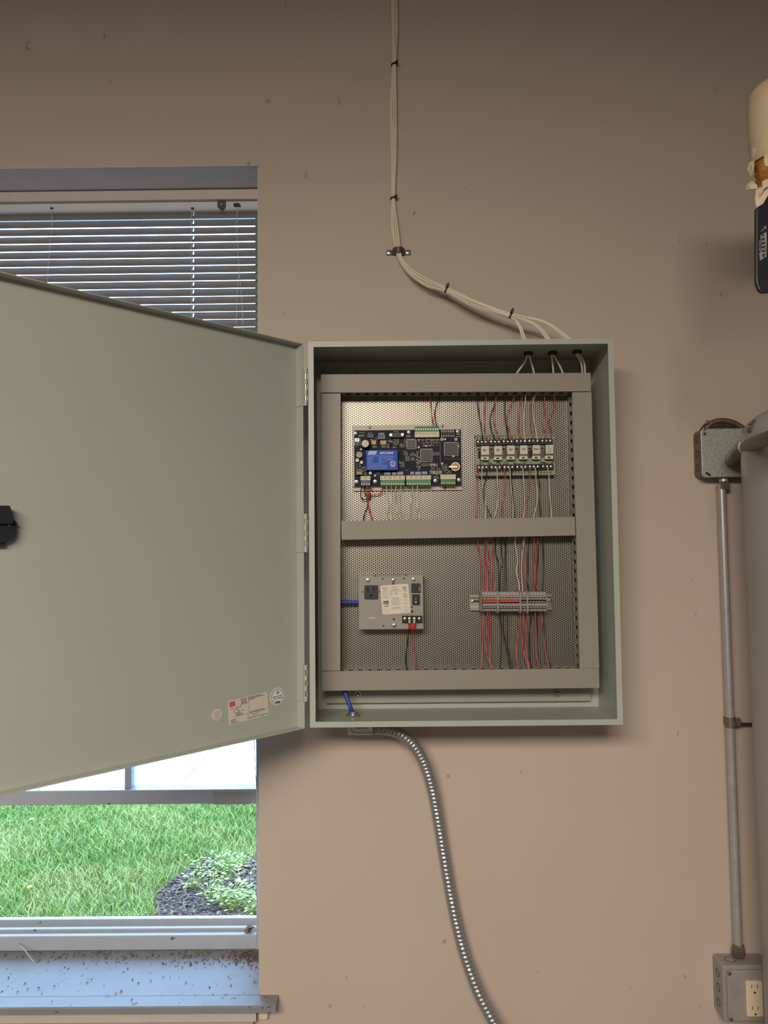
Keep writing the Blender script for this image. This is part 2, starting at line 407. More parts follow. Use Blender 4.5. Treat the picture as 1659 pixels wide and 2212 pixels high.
flat(-30, 30, 9.005, 60, GZ-0.02, 'far_grass', M('far_grass_green', (110, 150, 84), 0.95, var=0.2, vs=2))
# mulch bed against the building on the right
e0, e1 = gnd(300, 1992), gnd(562, 1838)
def in_bed(x, y):
    d = (e1.x-e0.x)*(y-e0.y)-(e1.y-e0.y)*(x-e0.x)
    return d + 0.05*math.sin(7*x+3*y)+0.03*math.sin(23*x-9*y) < 0
mulch = MB(); rnd = random.Random(5)
for i in range(26000):
    x = rnd.uniform(-1.3, 0.9); y = rnd.uniform(0.3, 1.7)
    if not in_bed(x, y): continue
    a = rnd.uniform(0, PI); A = Vector((math.cos(a), math.sin(a), rnd.uniform(-.5, .5))).normalized(); Bv = Z_.cross(A).normalized()
    l = rnd.uniform(.003, .013); w = rnd.uniform(.0014, .0042)
    mulch.obox(Vector((x, y, GZ+rnd.uniform(.001, .012))), A, Bv, A.cross(Bv), -l, l, -w, w, -.0015, .0015)
bedp = [(q_[0], q_[1]) for q_ in [(e0.x-.05, e0.y-.3)]]
bp_ = []
for k in range(41):
    f_ = -.6+2.6*k/40; b0_ = e0+(e1-e0)*f_
    n_ = Vector((e1.y-e0.y, -(e1.x-e0.x), 0)).normalized(); lo2, hi2 = -.3, .3
    for _ in range(30):
        m2 = (lo2+hi2)/2; q_ = b0_+n_*m2
        if in_bed(q_.x, q_.y): hi2 = m2
        else: lo2 = m2
    bp_.append(b0_+n_*hi2)
bp_ = [q_ for q_ in bp_ if q_.y > .28 and q_.y < 1.88]
bp_ = [(q_.x, q_.y) for q_ in bp_]+[(1.4, max(q_.y for q_ in bp_)), (1.4, .28), (min(q_.x for q_ in bp_)+.02, .28)]
struct(MB().prism(bp_, Vector((0, 0, 0)), X_, Y_, Z_, GZ-.1, GZ+.002).build('bed_soil', M('bed_soil_brown', (68, 54, 46), .95, var=.3, vs=40)))
def island(name, cols, rough=0.7, trans=0.0):
    m = bpy.data.materials.new(name); m.use_nodes = True; nt = m.node_tree; b = nt.nodes['Principled BSDF']; b.inputs['Roughness'].default_value = rough
    g = nt.nodes.new('ShaderNodeNewGeometry'); r = nt.nodes.new('ShaderNodeValToRGB')
    els = r.color_ramp.elements
    while len(els) < len(cols): els.new(0.5)
    for i, c in enumerate(cols): els[i].position = i/(len(cols)-1); els[i].color = (*lin(c), 1)
    n = nt.nodes.new('ShaderNodeTexNoise'); n.inputs['Scale'].default_value = 2.6; tc = nt.nodes.new('ShaderNodeTexCoord'); nt.links.new(tc.outputs['Object'], n.inputs['Vector'])
    mr = nt.nodes.new('ShaderNodeMath'); mr.operation = 'MULTIPLY_ADD'; mr.inputs[1].default_value = 0.55
    ns = nt.nodes.new('ShaderNodeMath'); ns.operation = 'MULTIPLY_ADD'; ns.inputs[1].default_value = 1.5; ns.inputs[2].default_value = -0.52
    nt.links.new(n.outputs['Fac'], ns.inputs[0]); nt.links.new(g.outputs['Random Per Island'], mr.inputs[0]); nt.links.new(ns.outputs[0], mr.inputs[2])
    nt.links.new(mr.outputs[0], r.inputs['Fac']); nt.links.new(r.outputs['Color'], b.inputs['Base Color'])
    return m
o = tag(mulch.build('bark_mulch', island('mulch_brown', [(52, 42, 38), (82, 66, 58), (108, 90, 78), (130, 112, 98)], 0.9)), 'dark bark mulch in the planting bed outside the window', 'mulch'); o['kind'] = 'stuff'
vs, fs = [], []; rnd = random.Random(9)
while len(fs) < 2*70000:
    x = rnd.uniform(-3.0, 0.7); y = rnd.uniform(0.42, 1.9)
    if in_bed(x, y) and rnd.random() > 0.03: continue
    a = rnd.uniform(0, 2*PI); h = rnd.uniform(.018, .045); w = rnd.uniform(.001, .002); b2 = rnd.uniform(0, 2*PI); bend = rnd.uniform(.2, 1.3)*h
    A = Vector((math.cos(a), math.sin(a), 0)); D = Vector((math.cos(b2), math.sin(b2), 0)); P = Vector((x, y, GZ-.002)); k = len(vs)
    vs += [P-A*w, P+A*w, P+D*bend*.4+Z_*h*.6+A*w*.8, P+D*bend*.4+Z_*h*.6-A*w*.8, P+D*bend+Z_*h]
    fs += [(k, k+1, k+2, k+3), (k+3, k+2, k+4)]
g = MB(); g.v = vs; g.f = fs; g.s = [False]*len(fs)
o = tag(g.build('lawn_grass', island('grass_blades', [(84, 114, 34), (104, 134, 46), (124, 145, 62), (150, 156, 84), (168, 162, 106)], 0.6), recalc=False), 'bright green mown lawn grass outside the window', 'grass'); o['kind'] = 'stuff'
rnd = random.Random(21)
m_weed = island('weed_leaves', [(94, 114, 34), (118, 134, 48), (140, 147, 60), (160, 154, 78)], 0.5)
for i in range(26):
    for _ in range(60):
        px = 400+158*rnd.random()**.6; py = rnd.uniform(1868, 1980); P = gnd(px, py)
        if in_bed(P.x, P.y): break
    w = MB()
    for j in range(rnd.randint(14, 26)):
        a = rnd.uniform(0, 2*PI); rr = rnd.uniform(.0, .05); h = rnd.uniform(.01, .06); L = rnd.uniform(.010, .020)
        C = P+Vector((rr*math.cos(a), rr*math.sin(a), h)); d = Vector((math.cos(a), math.sin(a), rnd.uniform(-.3, .5))).normalized(); n2 = d.cross(Z_).normalized()
        up = n2.cross(d)*0.0006
        w.tube([P, (P+C)/2+Z_*.006, C+d*L*.2], .0007, 3)
        q = [C, C+d*L*.5+n2*L*.3, C+d*L, C+d*L*.5-n2*L*.3]
        w.add(q+[p+up for p in q], [(3, 2, 1, 0), (4, 5, 6, 7), (0, 1, 5, 4), (1, 2, 6, 5), (2, 3, 7, 6), (3, 0, 4, 7)])
    w.lathe([(.004, -.006), (.004, .004)], P, X_, Y_, Z_, 6)
    tag(w.build('weed_clump', m_weed), 'small yellow-green leafy weed growing in the mulch bed outdoors', 'weed', 'weeds in the mulch bed')
for px, py, c, lab in ((332, 1788, (214, 140, 92), 'single orange fallen leaf lying on the green lawn'), (63, 1946, (226, 180, 60), 'tiny yellow dandelion flower in the lawn grass'), (68, 1793, (210, 190, 160), 'pale tan fallen leaf lying on the green lawn')):
    P = gnd(px, py)+Z_*0.045
    mm = MB().prism([(-.009, 0), (-.004, .005), (.003, .006), (.009, .001), (.0025, -.005), (-.0045, -.0045)], P, X_, (Y_+Z_*.5).normalized(), (Z_-Y_*.5).normalized(), 0, .0012)
    tag(mm.build('dandelion_flower' if 'dandelion' in lab else 'fallen_leaf', M('leaf_%d' % px, c, .7)), lab, 'flower' if 'dandelion' in lab else 'leaf')

# ============================================================ steel control enclosure
BW, BH, BD = 0.6096, 0.762, 0.168
BX, BZ = -0.1560, 1.5-0.3432
YP = -0.016                                   # face of the solid back pan
YPF = -0.030                                  # face of the perforated sheet
enc = thing('control_enclosure', 'grey-green steel control cabinet with its door swung open on the wall', 'cabinet', (BX+BW/2, 0, BZ))
t = 0.002
b = MB()
b.box(BX, BX+BW, -0.001-t, -0.001, BZ, BZ+BH)
b.box(BX, BX+t, -BD, -0.003, BZ, BZ+BH).box(BX+BW-t, BX+BW, -BD, -0.003, BZ, BZ+BH)
b.box(BX+t, BX+BW-t, -BD, -0.003, BZ, BZ+t).box(BX+t, BX+BW-t, -BD, -0.003, BZ+BH-t, BZ+BH)
b.build('body', m_enc, enc, 0.0006)
lw = 0.0112
b = MB()
b.box(BX+0.0003, BX+lw, -BD-t, -BD, BZ+0.0003, BZ+BH-0.0003).box(BX+BW-lw, BX+BW-0.0003, -BD-t, -BD, BZ+0.0003, BZ+BH-0.0003)
b.box(BX+lw, BX+BW-lw, -BD-t, -BD, BZ+0.0003, BZ+lw).box(BX+lw, BX+BW-lw, -BD-t, -BD, BZ+BH-lw, BZ+BH-0.0003)
b.build('front_lip', m_enc, enc)
# back pan
x0, x1, z0, z1 = rect(690, 793, 1294, 1517, YP)
MB().box(BX+0.02, BX+BW-0.022, YP, YP+0.002, z0, z1).build('back_pan', M('back_pan_paint', (150, 152, 138), 0.4, var=0.03), enc, 0.0004)
for px, py in ((773, 1501), (1203, 1497), (771, 803), (1191, 802)):
    P = at(px, py, YP)
    st = MB().ring(P, X_, Z_, NR, 0.004, 0.0082, 0, 0.0012).build('washer', m_dsteel, enc)
    MB().lathe([(0.0045, 0), (0.0045, 0.004), (0.002, 0.006)], P, X_, Z_, NR, 6, False).build('stud_nut', m_steel, enc)
# perforated sheet: every hole is a hole
x0, x1, z0, z1 = rect(712, 820, 1274, 1470, YPF)
p = 0.00500; hr = 0.00162; R = p/math.sqrt(3)
cosH = [(math.cos(PI/3*k), math.sin(PI/3*k)) for k in range(6)]
vs, fs = [], []
ncol = int((x1-x0)/(p*math.sqrt(3)/2)); nrow = int((z1-z0)/p)
for i in range(ncol):
    cx = x0+R+i*p*math.sqrt(3)/2
    for j in range(nrow):
        cz = z0+p/2+j*p+(p/2 if i % 2 else 0); k = len(vs)
        for r, yy in ((R, YPF), (hr, YPF), (hr, YPF+0.0014)):
            for c, s_ in cosH: vs.append((cx+r*c, yy, cz+r*s_))
        for q in range(6):
            n = (q+1) % 6
            fs.append((k+q, k+n, k+6+n, k+6+q)); fs.append((k+6+q, k+6+n, k+12+n, k+12+q))
pf = MB(); pf.v = [Vector(v) for v in vs]; pf.f = fs; pf.s = [False]*len(fs)
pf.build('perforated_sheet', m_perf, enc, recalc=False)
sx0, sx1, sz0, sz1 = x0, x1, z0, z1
MB().box(x0+.003, x1-.003, YPF+.0030, YPF+.0040, z0+.003, z1-.003).build('hole_shade_sheet', M('hole_shade_black', (14, 14, 13), .8), enc)  # added black sheet, its colour stands in for the shade behind the holes
# rubber bushings where the cables come through the roof of the cabinet
GR = []
for px, py in ((1141, 761), (1193.5, 760), (1247, 757.5)):
    P = atZ(px, py, BZ+BH-t); GR.append(P)
    pr = [(0.0065+0.0035*math.cos(a), 0.0045*math.sin(a)-0.003) for a in [2*PI*q/8 for q in range(9)]]
    MB().lathe(pr, P, X_, Y_, Z_, 20, True, False, False).build('cable_bushing', m_black, enc)

# ---- door, hinged on the left and swung open towards the room
d0 = at(300, 587, 0).z-at(300, 1722, 0).z
HY = -BD-t-0.004
Hd = (at(655.5, 742, HY)-at(659.5, 1574, HY)).z
dz0 = at(0, 587, 0).z-at(0, 1722, 0).z
YFAR = Hd/dz0*(0-CAM.y)+CAM.y
P0 = at(657, 1157, HY); P1 = at(0, 1154, YFAR)
DU = Vector((P1.x-P0.x, P1.y-P0.y, 0)).normalized()
DN = Vector((DU.y, -DU.x, 0))
if DN.dot(CAM-P0) < 0: DN = -DN
DO = Vector((P0.x, P0.y, at(659.5, 1574, HY).z))
DW, DT = 0.612, 0.021
door = MB()
door.obox(DO, DU, DN, Z_, 0, DW, -DT-0.002, -DT, 0, Hd)
for a0, a1, c0, c1 in ((0, 0.0022, 0, Hd), (DW-0.002, DW, 0, Hd), (0.0022, DW-0.002, 0, 0.002), (0.0022, DW-0.002, Hd-0.002, Hd)):
    door.obox(DO, DU, DN, Z_, a0, a1, -DT, 0, c0, c1)
dr = door.build('door', m_enc, enc, 0.0007)
DF = DO+DN*(-DT)                               # inner face of the door
def dat(px, py, n=0.0): return atP(px, py, DF+DN*n, DN)
# hinges
for y0, y1 in ((795, 877), (1110, 1193), (1436, 1515)):
    zc0, zc1 = at(657, y1, HY).z, at(657, y0, HY).z
    hz = MB().obox(DO-Z_*DO.z, DU, DN, Z_, 0.0023, 0.004, -DT+0.001, -0.001, zc0, zc1)
    hz.obox(DO-Z_*DO.z, DU, DN, Z_, -0.001, 0.0022, -0.006, 0.0018, zc0, zc1)
    hg = hz.build('hinge_leaf', m_enc, dr)
    pc = at(660.5, (y0+y1)/2, HY); pc = Vector((pc.x, pc.y-0.001, 0))
    MB().cyl(pc+Z_*zc0, pc+Z_*zc1, 0.0022, 10).build('hinge_pin', m_steel, dr)
    n = 7; h = (zc1-zc0)/n
    for q in range(0, n, 2):
        MB().cyl(pc+Z_*(zc0+q*h+0.0003), pc+Z_*(zc0+(q+1)*h-0.0003), 0.0037, 12).build('hinge_knuckle', m_enc, dr)
    MB().box(pc.x-0.001, pc.x+0.0035, pc.y, -BD-t-0.0001, zc0, zc1).build('hinge_leaf', m_enc, enc)
# stickers inside the door
def sticker(pxs, name, mat, n=0.0, thick=0.0004, parent=dr):
    pts = [dat(*q, n) for q in pxs]
    poly = [((p_-DF).dot(DU), (p_-DF).z) for p_ in pts]
    return MB().prism(poly, DF+Z_*0, DU, Z_, DN, n, n+thick).build(name, mat, parent)
m_stk = M('sticker_paper', (206, 198, 184), 0.45)
def lerp4(q, u, v):
    (ax, ay), (bx, by), (cx, cy), (dx, dy) = q
    return ((ax*(1-u)+bx*u)*(1-v)+(dx*(1-u)+cx*u)*v, (ay*(1-u)+by*u)*(1-v)+(dy*(1-u)+cy*u)*v)
LQ = ((492.5, 1514.5), (577.0, 1494.0), (580.0, 1544.5), (494.5, 1566.5))
rl = sticker([lerp4(LQ, u, v) for u, v in ((.02, 0), (.98, 0), (1, .03), (1, .97), (.98, 1), (.02, 1), (0, .97), (0, .03))], 'rating_label', m_stk)
def lq(u0, v0, u1, v1, mat, name='print', n=0.0005, thick=0.00015):
    return [lerp4(LQ, *c) for c in ((u0, v0), (u1, v0), (u1, v1), (u0, v1))], mat, name, n, thick
q, m_, nm, n, th = lq(.03, .06, .18, .27, M('pink_print', (206, 84, 104), .5)); sticker(q, 'brand_panel', m_, n, th, rl)
fp = MB(); rr = random.Random(2)
def dbar(mb, Q, u0, v0, u1, v1, n=0.0005):
    pts = [dat(*lerp4(Q, *c), n) for c in ((u0, v0), (u1, v0), (u1, v1), (u0, v1))]
    mb.prism([((p_-DF).dot(DU), (p_-DF).z) for p_ in pts], DF, DU, Z_, DN, n, n+0.00012)
def dbars(Q, u0, u1, v, h, mb=None, n=0.0005):
    u = u0
    while u < u1:
        w = rr.uniform(.012, .04); dbar(mb or fp, Q, u, v, min(u+w, u1), v+h, n); u += w+.008
for v, a, bb in ((.05, .32, .49), (.10, .33, .47), (.16, .33, .48), (.21, .34, .47), (.25, .31, .51), (.34, .06, .13), (.335, .2, .34), (.51, .34, .39), (.5, .27, .29), (.58, .18, .3), (.64, .2, .37), (.69, .17, .38), (.72, .43, .48), (.9, .46, .51), (.82, .05, .2), (.88, .05, .18), (.94, .05, .25),
                 (.045, .53, .86), (.095, .53, .94), (.15, .53, .68), (.66, .53, .9), (.71, .53, .95), (.8, .6, .77), (.9, .53, .98), (.955, .82, .87)):
    dbars(LQ, a, bb, v, .022)
dbar(fp, LQ, .518, 0, .522, 1)
fp.build('fine_print', m_ink, rl)
c = dat(*lerp4(LQ, .2, .49)); MB().ring(c, DU, Z_, DN, .0044, .005, .0005, .0007, 20).build('approval_mark', m_ink, rl)
c = dat(599, 1504.5); rs = MB().prism(circ(.0168, 28), c, DU, Z_, DN, 0, .0004).build('round_sticker', M('round_sticker_white', (216, 214, 210), .4), dr)
MB().ring(c, DU, Z_, DN, .0138, .0146, .0004, .0006, 28).build('printed_ring', m_ink, rs)
RQ = ((589, 1489), (609, 1484), (610, 1521), (590, 1525)); fp = MB()
for v, a, bb, h in ((.47, .0, .4, .045), (.46, .65, .95, .045), (.6, .1, .35, .04), (.58, .55, .98, .04), (.78, .25, .75, .09), (.4, .5, .54, .2)): dbars(RQ, a, bb, v, h)
fp.build('fine_print', m_ink, rs)
MB().ring(dat(600, 1495.5), DU, Z_, DN, .0012, .0026, .0004, .0006, 14).build('printed_emblem', m_ink, rs)
c = dat(468.5, 1544); os_ = MB().prism(circ(.0106, 24), c, DU, Z_, DN, 0, .0004).build('round_sticker', M('plain_sticker_white', (202, 198, 196), .45), dr)
OQ = ((461, 1537), (476, 1534), (476, 1552), (461, 1555)); fp = MB()
for v in (.1, .3, .5, .7, .9): dbars(OQ, .05, .95, v, .06)
fp.build('fine_print', M('faded_pink_ink', (190, 150, 140), .6), os_)
# black latch on the free edge of the door
def z4(x, y): return dat(x/12.29, 1040+y/12.29)
def lp(pts, n0, n1, name, par, bev=0.001):
    poly = [((p_-DF).dot(DU), (p_-DF).z) for p_ in [z4(*q) for q in pts]]
    return MB().prism(poly, DF, DU, Z_, DN, n0, n1).build(name, M('latch_black', (34, 38, 46), .4), par, bev)
lat = lp([(-330, 1130), (300, 1130), (375, 1230), (372, 1340), (340, 1450), (262, 1550), (100, 1630), (-120, 1650), (-330, 1600)], 0, .011, 'door_latch', dr)
lp([(-330, 655), (130, 655), (160, 680), (250, 1075), (255, 1135), (-330, 1135)], 0, .018, 'latch_lever', lat)
lp([(290, 1075), (322, 1045), (400, 1150), (350, 1185)], .002, .012, 'latch_cam', lat, .0005)
lp([(-250, 1600), (100, 1640), (80, 1722), (-20, 1735), (-250, 1735)], 0, .008, 'latch_tongue', lat, .0006)
c = z4(120, 1180); MB().obox(c, DU, DN, Z_, -.002, .002, .0182, .0188, -.0006, .0006).build('glint_slot', m_steel, lat)

# ============================================================ slotted wiring ducts
DY = 0.053
def duct(pa, pb, wpx, label, name='wiring_duct', slots=(True, True)):
    """pa, pb: pixel centres of the two ends of the cover, at the cover's depth"""
    yf = YPF-DY
    A0, B0 = at(*pa, yf), at(*pb, yf); A = (B0-A0); L = A.length; A.normalize()
    Bv = A.cross(NR).normalized(); hw = wpx*sz(yf)/2
    root = thing(name, label, 'duct', (A0+B0)/2, 'grey wiring ducts around the panel')
    O = Vector((A0.x, YPF-0.0006, A0.z))
    MB().obox(O, A, Bv, NR, 0.0005, L-0.0005, -hw+.002, hw-.002, 0, .0016).build('base', m_duct, root)
    D = DY-0.0012; P = 0.0197; w = 0.0098; n = int((L-.006)/P); off = (L-n*P)/2
    for sgn in (-1, 1):
        b0, b1 = (hw-.0026, hw-.001) if sgn > 0 else (-hw+.001, -hw+.0026)
        sd = MB().obox(O, A, Bv, NR, .0005, L-.0005, b0, b1, .0016, D*.30).obox(O, A, Bv, NR, .0005, L-.0005, b0, b1, D*.76, D-.0016)
        for i in range(n+1):
            a0 = max(.0005, off+i*P-(P-w)/2); a1 = min(L-.0005, off+i*P+(P-w)/2)
            sd.obox(O, A, Bv, NR, a0, a1, b0, b1, D*.30, D*.76)
            # snap notch at the top of every finger
            sd.obox(O, A, Bv, NR, max(.0005, a0-.0022), a0, b0, b1, D*.66, D*.76).obox(O, A, Bv, NR, a1, min(L-.0005, a1+.0022), b0, b1, D*.66, D*.76)
        sd.build('slotted_side', m_duct, root)
    cv = MB().obox(O, A, Bv, NR, 0, L, -hw, hw, D-.0014, D+.0006)
    for b0, b1 in ((-hw, -hw+.0009), (hw-.0009, hw)): cv.obox(O, A, Bv, NR, 0, L, b0, b1, D-.0065, D-.0014)
    cv.build('cover', m_duct, root, .0006)
    return root
duct((693, 828.4), (1276.2, 825.3), 40.5, 'grey slotted wiring duct across the top of the panel')
duct((715.6, 849.8), (714.4, 1449.0), 41, 'grey slotted wiring duct on the door hinge side of the panel')
duct((1257.0, 846.8), (1273.6, 1443.8), 41.5, 'grey slotted wiring duct opposite the hinges, with slots showing black')
duct((737.2, 1146.0), (1242.5, 1136.5), 40.5, 'grey slotted wiring duct across the middle of the panel')
duct((695.0, 1471.4), (1294.5, 1465.0), 41.5, 'grey slotted wiring duct across the bottom of the panel')

# ============================================================ shared bits
def screw_on(P, r, parent, mat=None, name='screw', h=None):
    h = h or r*.6
    m = MB().lathe([(r, 0), (r, h*.45), (r*.8, h*.85), (r*.35, h)], P, X_, Z_, NR, 14)
    o = m.build(name, mat or m_steel, parent)
    MB().obox(P, (X_+Z_*.4).normalized(), (Z_-X_*.4).normalized(), NR, -r*.55, r*.55, -r*.1, r*.1, h*.9, h*1.03).obox(P, (Z_-X_*.4).normalized(), (X_+Z_*.4).normalized(), NR, -r*.55, r*.55, -r*.1, r*.1, h*.9, h*1.03).build('drive_slot', M('slot_shadow_steel', (60, 58, 56), .6, .5), o)
    return o

# ============================================================ controller board (pixels of a 5.925x crop at 740, 900)
def k1(x, y): return 740+x/5.925, 900+y/5.925
YBP = YPF-0.006                               # folded base plate's flanges
YPC = YPF-0.016                               # face of the circuit board
ctl = thing('controller_board', 'dark blue circuit board controller with blue printed module on cream plate', 'circuit board', at(*k1(825, 520), YPF))
m_plate = M('plate_cream', (196, 186, 166), .45)
m_pcb = M('solder_mask_navy', (18, 26, 48), .6, var=.25, vs=60, spec=.25)
def cb(mb, x0, y0, x1, y1, Yf, Yb):
    return pbox(*k1(x0, y0), *k1(x1, y1), Yf, Yb, mb)
b = MB(); cb(b, 126, 106, 1515, 172, YBP, YPF-.0004); cb(b, 134, 888, 1526, 946, YBP, YPF-.0004); cb(b, 130, 168, 1520, 890, YPC+.003, YPF-.0004)
b.build('base_plate', m_plate, ctl, .0004)
b = MB(); cb(b, 150, 170, 1518, 884, YPC, YPC+.0016); b.build('printed_circuit_board', m_pcb, ctl)
m_chip = M('chip_epoxy', (50, 46, 42), .45); m_silk = M('silkscreen_white', (196, 198, 204), .6); m_tin = M('tinned_leads', (190, 188, 184), .35, .9)
def comp(name, x0, y0, x1, y1, h, mat, bev=.0003, par=ctl):
    b = MB(); cb(b, x0, y0, x1, y1, YPC-h, YPC-.0001); return b.build(name, mat, par, bev)
def rnd_comp(name, x, y, r, h, mat, top=None, par=ctl, seg=18):
    P = at(*k1(x, y), YPC-h); P = Vector((P.x, YPC-.0001, P.z)); rr_ = r/5.925*sz(YPC)
    o = MB().lathe([(rr_, 0), (rr_, h*.93), (rr_*.92, h)], P, X_, Z_, NR, seg).build(name, mat, par)
    if top: MB().lathe([(rr_*.86, h), (rr_*.84, h+.0003)], P, X_, Z_, NR, seg).build('can_top', top, o)
    return o
# blue module
bm_ = comp('blue_module', 300, 428, 706, 684, .016, M('module_blue', (30, 52, 118), .4), .0005)
YM = YPC-.0163
b = MB(); cb(b, 302, 430, 704, 678, YM, YPC-.0159); lb = b.build('module_label', M('label_blue', (44, 88, 190), .55, spec=.25), bm_)
def kp(x, y, Y): return at(*k1(x, y), Y)
def kpoly(pts, Y, name, mat, par, th=.0002):
    P = [kp(x, y, Y) for x, y in pts]; o = P[0]
    return MB().prism([(p_.x-o.x, p_.z-o.z) for p_ in P], o, X_, Z_, NR, 0, th).build(name, mat, par)
m_wp = M('white_print', (226, 228, 236), .5)
kpoly([(342, 442), (440, 440), (424, 484), (322, 486)], YM, 'logo_panel', m_wp, lb)
kpoly([(349, 449), (428, 447), (419, 478), (335, 480)], YM-.0002, 'logo_field', M('logo_blue', (120, 140, 196), .4), lb, .0001)
s1 = sz(YM)/5.925
text('ASIC', 34*s1, kp(384, 464, YM-.0003), m_wp, lb, shear=.25, fit=72*s1)
text('ASIC/2-8540', 38*s1, kp(562, 466, YM), m_wp, lb, fit=178*s1, bold=.025)
fp = MB(); rr = random.Random(6)
def kbars(mb, x0, x1, y, h, Y, step=(10, 26), gap=5):
    x = x0
    while x < x1-2:
        w = rr.uniform(*step); e = min(x+w, x1); cb(mb, x, y, e, y+h, Y-.00025, Y); x = e+gap
for y, a, b_ in ((498, 322, 645), (518, 322, 400), (518, 465, 505), (514, 520, 668), (534, 322, 390), (534, 465, 505), (532, 520, 640), (550, 322, 395), (550, 465, 505), (547, 560, 650), (566, 322, 385), (566, 465, 500), (564, 520, 570), (584, 322, 385), (582, 465, 530), (602, 322, 500), (622, 322, 575), (640, 322, 560), (660, 322, 572)): kbars(fp, a, b_, y+1, 5, YM, (5, 13), 3)
fp.build('fine_print', M('pale_blue_print', (168, 184, 226), .5), lb)
c = kp(643, 598, YM); MB().ring(c, X_, Z_, NR, 25*s1, 33*s1, 0, .0003, 24).build('approval_ring', m_wp, lb)
MB().prism(circ(25*s1, 20), c, X_, Z_, NR, 0, .00015).build('approval_disc', M('mark_dark_blue', (40, 56, 104), .5), lb)
text('UL', 32*s1, c+NR*.0003, m_wp, lb, fit=30*s1); text('LISTED', 20*s1, kp(645, 638, YM), m_wp, lb, fit=62*s1)
# logo printed on the board
o = text('ASIC', 42*s1, kp(240, 245, YPC), m_silk, ctl, shear=.25, fit=92*s1)
# cans, coils, caps
cp = rnd_comp('large_capacitor', 290, 345, 53, .021, m_black, M('capacitor_top_cream', (216, 206, 178), .45))
c = kp(290, 340, YPC-.0216); b = MB()
for a in (.785, -.785):
    A = X_*math.cos(a)+Z_*math.sin(a); b.obox(Vector((wl(cp).x, YPC-.0214, wl(cp).z)), A, A.cross(NR), NR, -40*s1, 40*s1, -2*s1, 2*s1, 0, .0002)
b.build('vent_cross', M('vent_groove', (150, 140, 116), .6), cp)
rnd_comp('coil', 213, 487, 44, .008, M('ferrite_grey', (112, 106, 100), .45), M('coil_top', (142, 136, 128), .4))
m_ct = M('can_top_silver', (205, 198, 182), .4)
for x, y, r in ((188, 558, 28), (242, 585, 25), (235, 418, 14), (417, 757, 14), (355, 722, 21), (975, 393, 15), (1070, 376, 12), (1418, 508, 14), (1276, 600, 14), (1312, 290, 14)): rnd_comp('capacitor', x, y, r, .008 if r > 20 else .004, m_black if r > 22 else m_ct, m_ct, seg=14)
rl_ = comp('power_relay', 176, 668, 252, 742, .012, M('relay_amber', (150, 104, 34), .4)); comp('relay_top', 182, 668, 240, 704, .0126, m_chip, .0002, rl_)
tr_ = comp('regulator', 160, 316, 216, 374, .006, m_chip); comp('tab', 162, 276, 212, 316, .001, m_tin, 0, tr_)
comp('dip_switch', 315, 218, 400, 272, .006, M('dark_blue_plastic', (30, 40, 66), .45))
bc = comp('plug_header', 450, 236, 550, 290, .010, M('blue_plastic', (26, 50, 104), .4))
for x in (470, 497, 525): rnd_comp('pin_dot', x, 223, 10, .003, m_wp, None, bc, 10)
db = comp('serial_socket', 604, 204, 782, 266, .010, m_black)
for x, y in ((616, 233), (766, 229)): rnd_comp('jack_post', x, y, 18, .0115, m_tin, None, db, 12)
comp('socket_face', 652, 212, 736, 252, .0105, M('socket_grey', (46, 46, 48), .5), .0002, db)
for x0, y0, x1, y1 in ((368, 302, 430, 358), (482, 302, 560, 358)): comp('opto_coupler', x0, y0, x1, y1, .004, M('gold_header', (140, 104, 52), .4, .3, var=.4, vs=300))
for q in ((380, 366, 440, 402), (496, 362, 552, 402), (730, 342, 786, 396), (800, 500, 860, 572), (1005, 596, 1106, 638), (754, 572, 792, 652), (1150, 450, 1246, 500), (1128, 642, 1182, 682), (1194, 650, 1256, 684), (1060, 316, 1122, 346), (1164, 316, 1222, 346), (880, 455, 915, 500)): comp('chip', *q, .0022, m_chip, .0002)
for x0, y0, x1, y1 in ((830, 300, 932, 402), (1006, 424, 1142, 566), (1312, 340, 1466, 484)):
    ch = comp('large_chip', x0, y0, x1, y1, .003, m_chip, .0003); b = MB(); n = 14
    for i in range(n):
        xx = x0+(i+.5)*(x1-x0)/n; yy = y0+(i+.5)*(y1-y0)/n; w = (x1-x0)/n*.28
        cb(b, xx-w, y0-9, xx+w, y0, YPC-.0012, YPC-.0002); cb(b, xx-w, y1, xx+w, y1+9, YPC-.0012, YPC-.0002)
        cb(b, x0-9, yy-w, x0, yy+w, YPC-.0012, YPC-.0002); cb(b, x1, yy-w, x1+9, yy+w, YPC-.0012, YPC-.0002)
    b.build('pins', M('dark_tin', (120, 116, 110), .4, .7), ch)
b = MB()                                      # printed outlines and legends
for x0, y0, x1, y1 in ((818, 288, 945, 415), (995, 412, 1150, 580), (1298, 326, 1482, 500), (1248, 280, 1252, 600), (150, 280, 156, 370), (220, 280, 228, 372)):
    for e in ((x0, y0, x1, y0+3), (x0, y1-3, x1, y1), (x0, y0, x0+3, y1), (x1-3, y0, x1, y1)): cb(b, *e, YPC-.0001, YPC+.0002)
for x0, x1, y, h in ((210, 290, 200, 6), (325, 375, 205, 5), (475, 520, 203, 5), (660, 715, 188, 8), (812, 880, 240, 7), (820, 870, 255, 6), (1455, 1500, 218, 10), (1455, 1500, 250, 10), (640, 690, 395, 6), (560, 600, 378, 6), (535, 610, 710, 36), (635, 680, 710, 36), (695, 775, 705, 38), (868, 912, 705, 36), (930, 1008, 705, 36), (1020, 1085, 702, 36), (165, 205, 380, 8), (800, 840, 685, 4)): kbars(b, x0, x1, y, h, YPC, (4, 9), 4)
b.build('legend_print', m_silk, ctl, kind='stuff')
b = MB(); rr2 = random.Random(8)              # surface-mount specks too small to tell apart
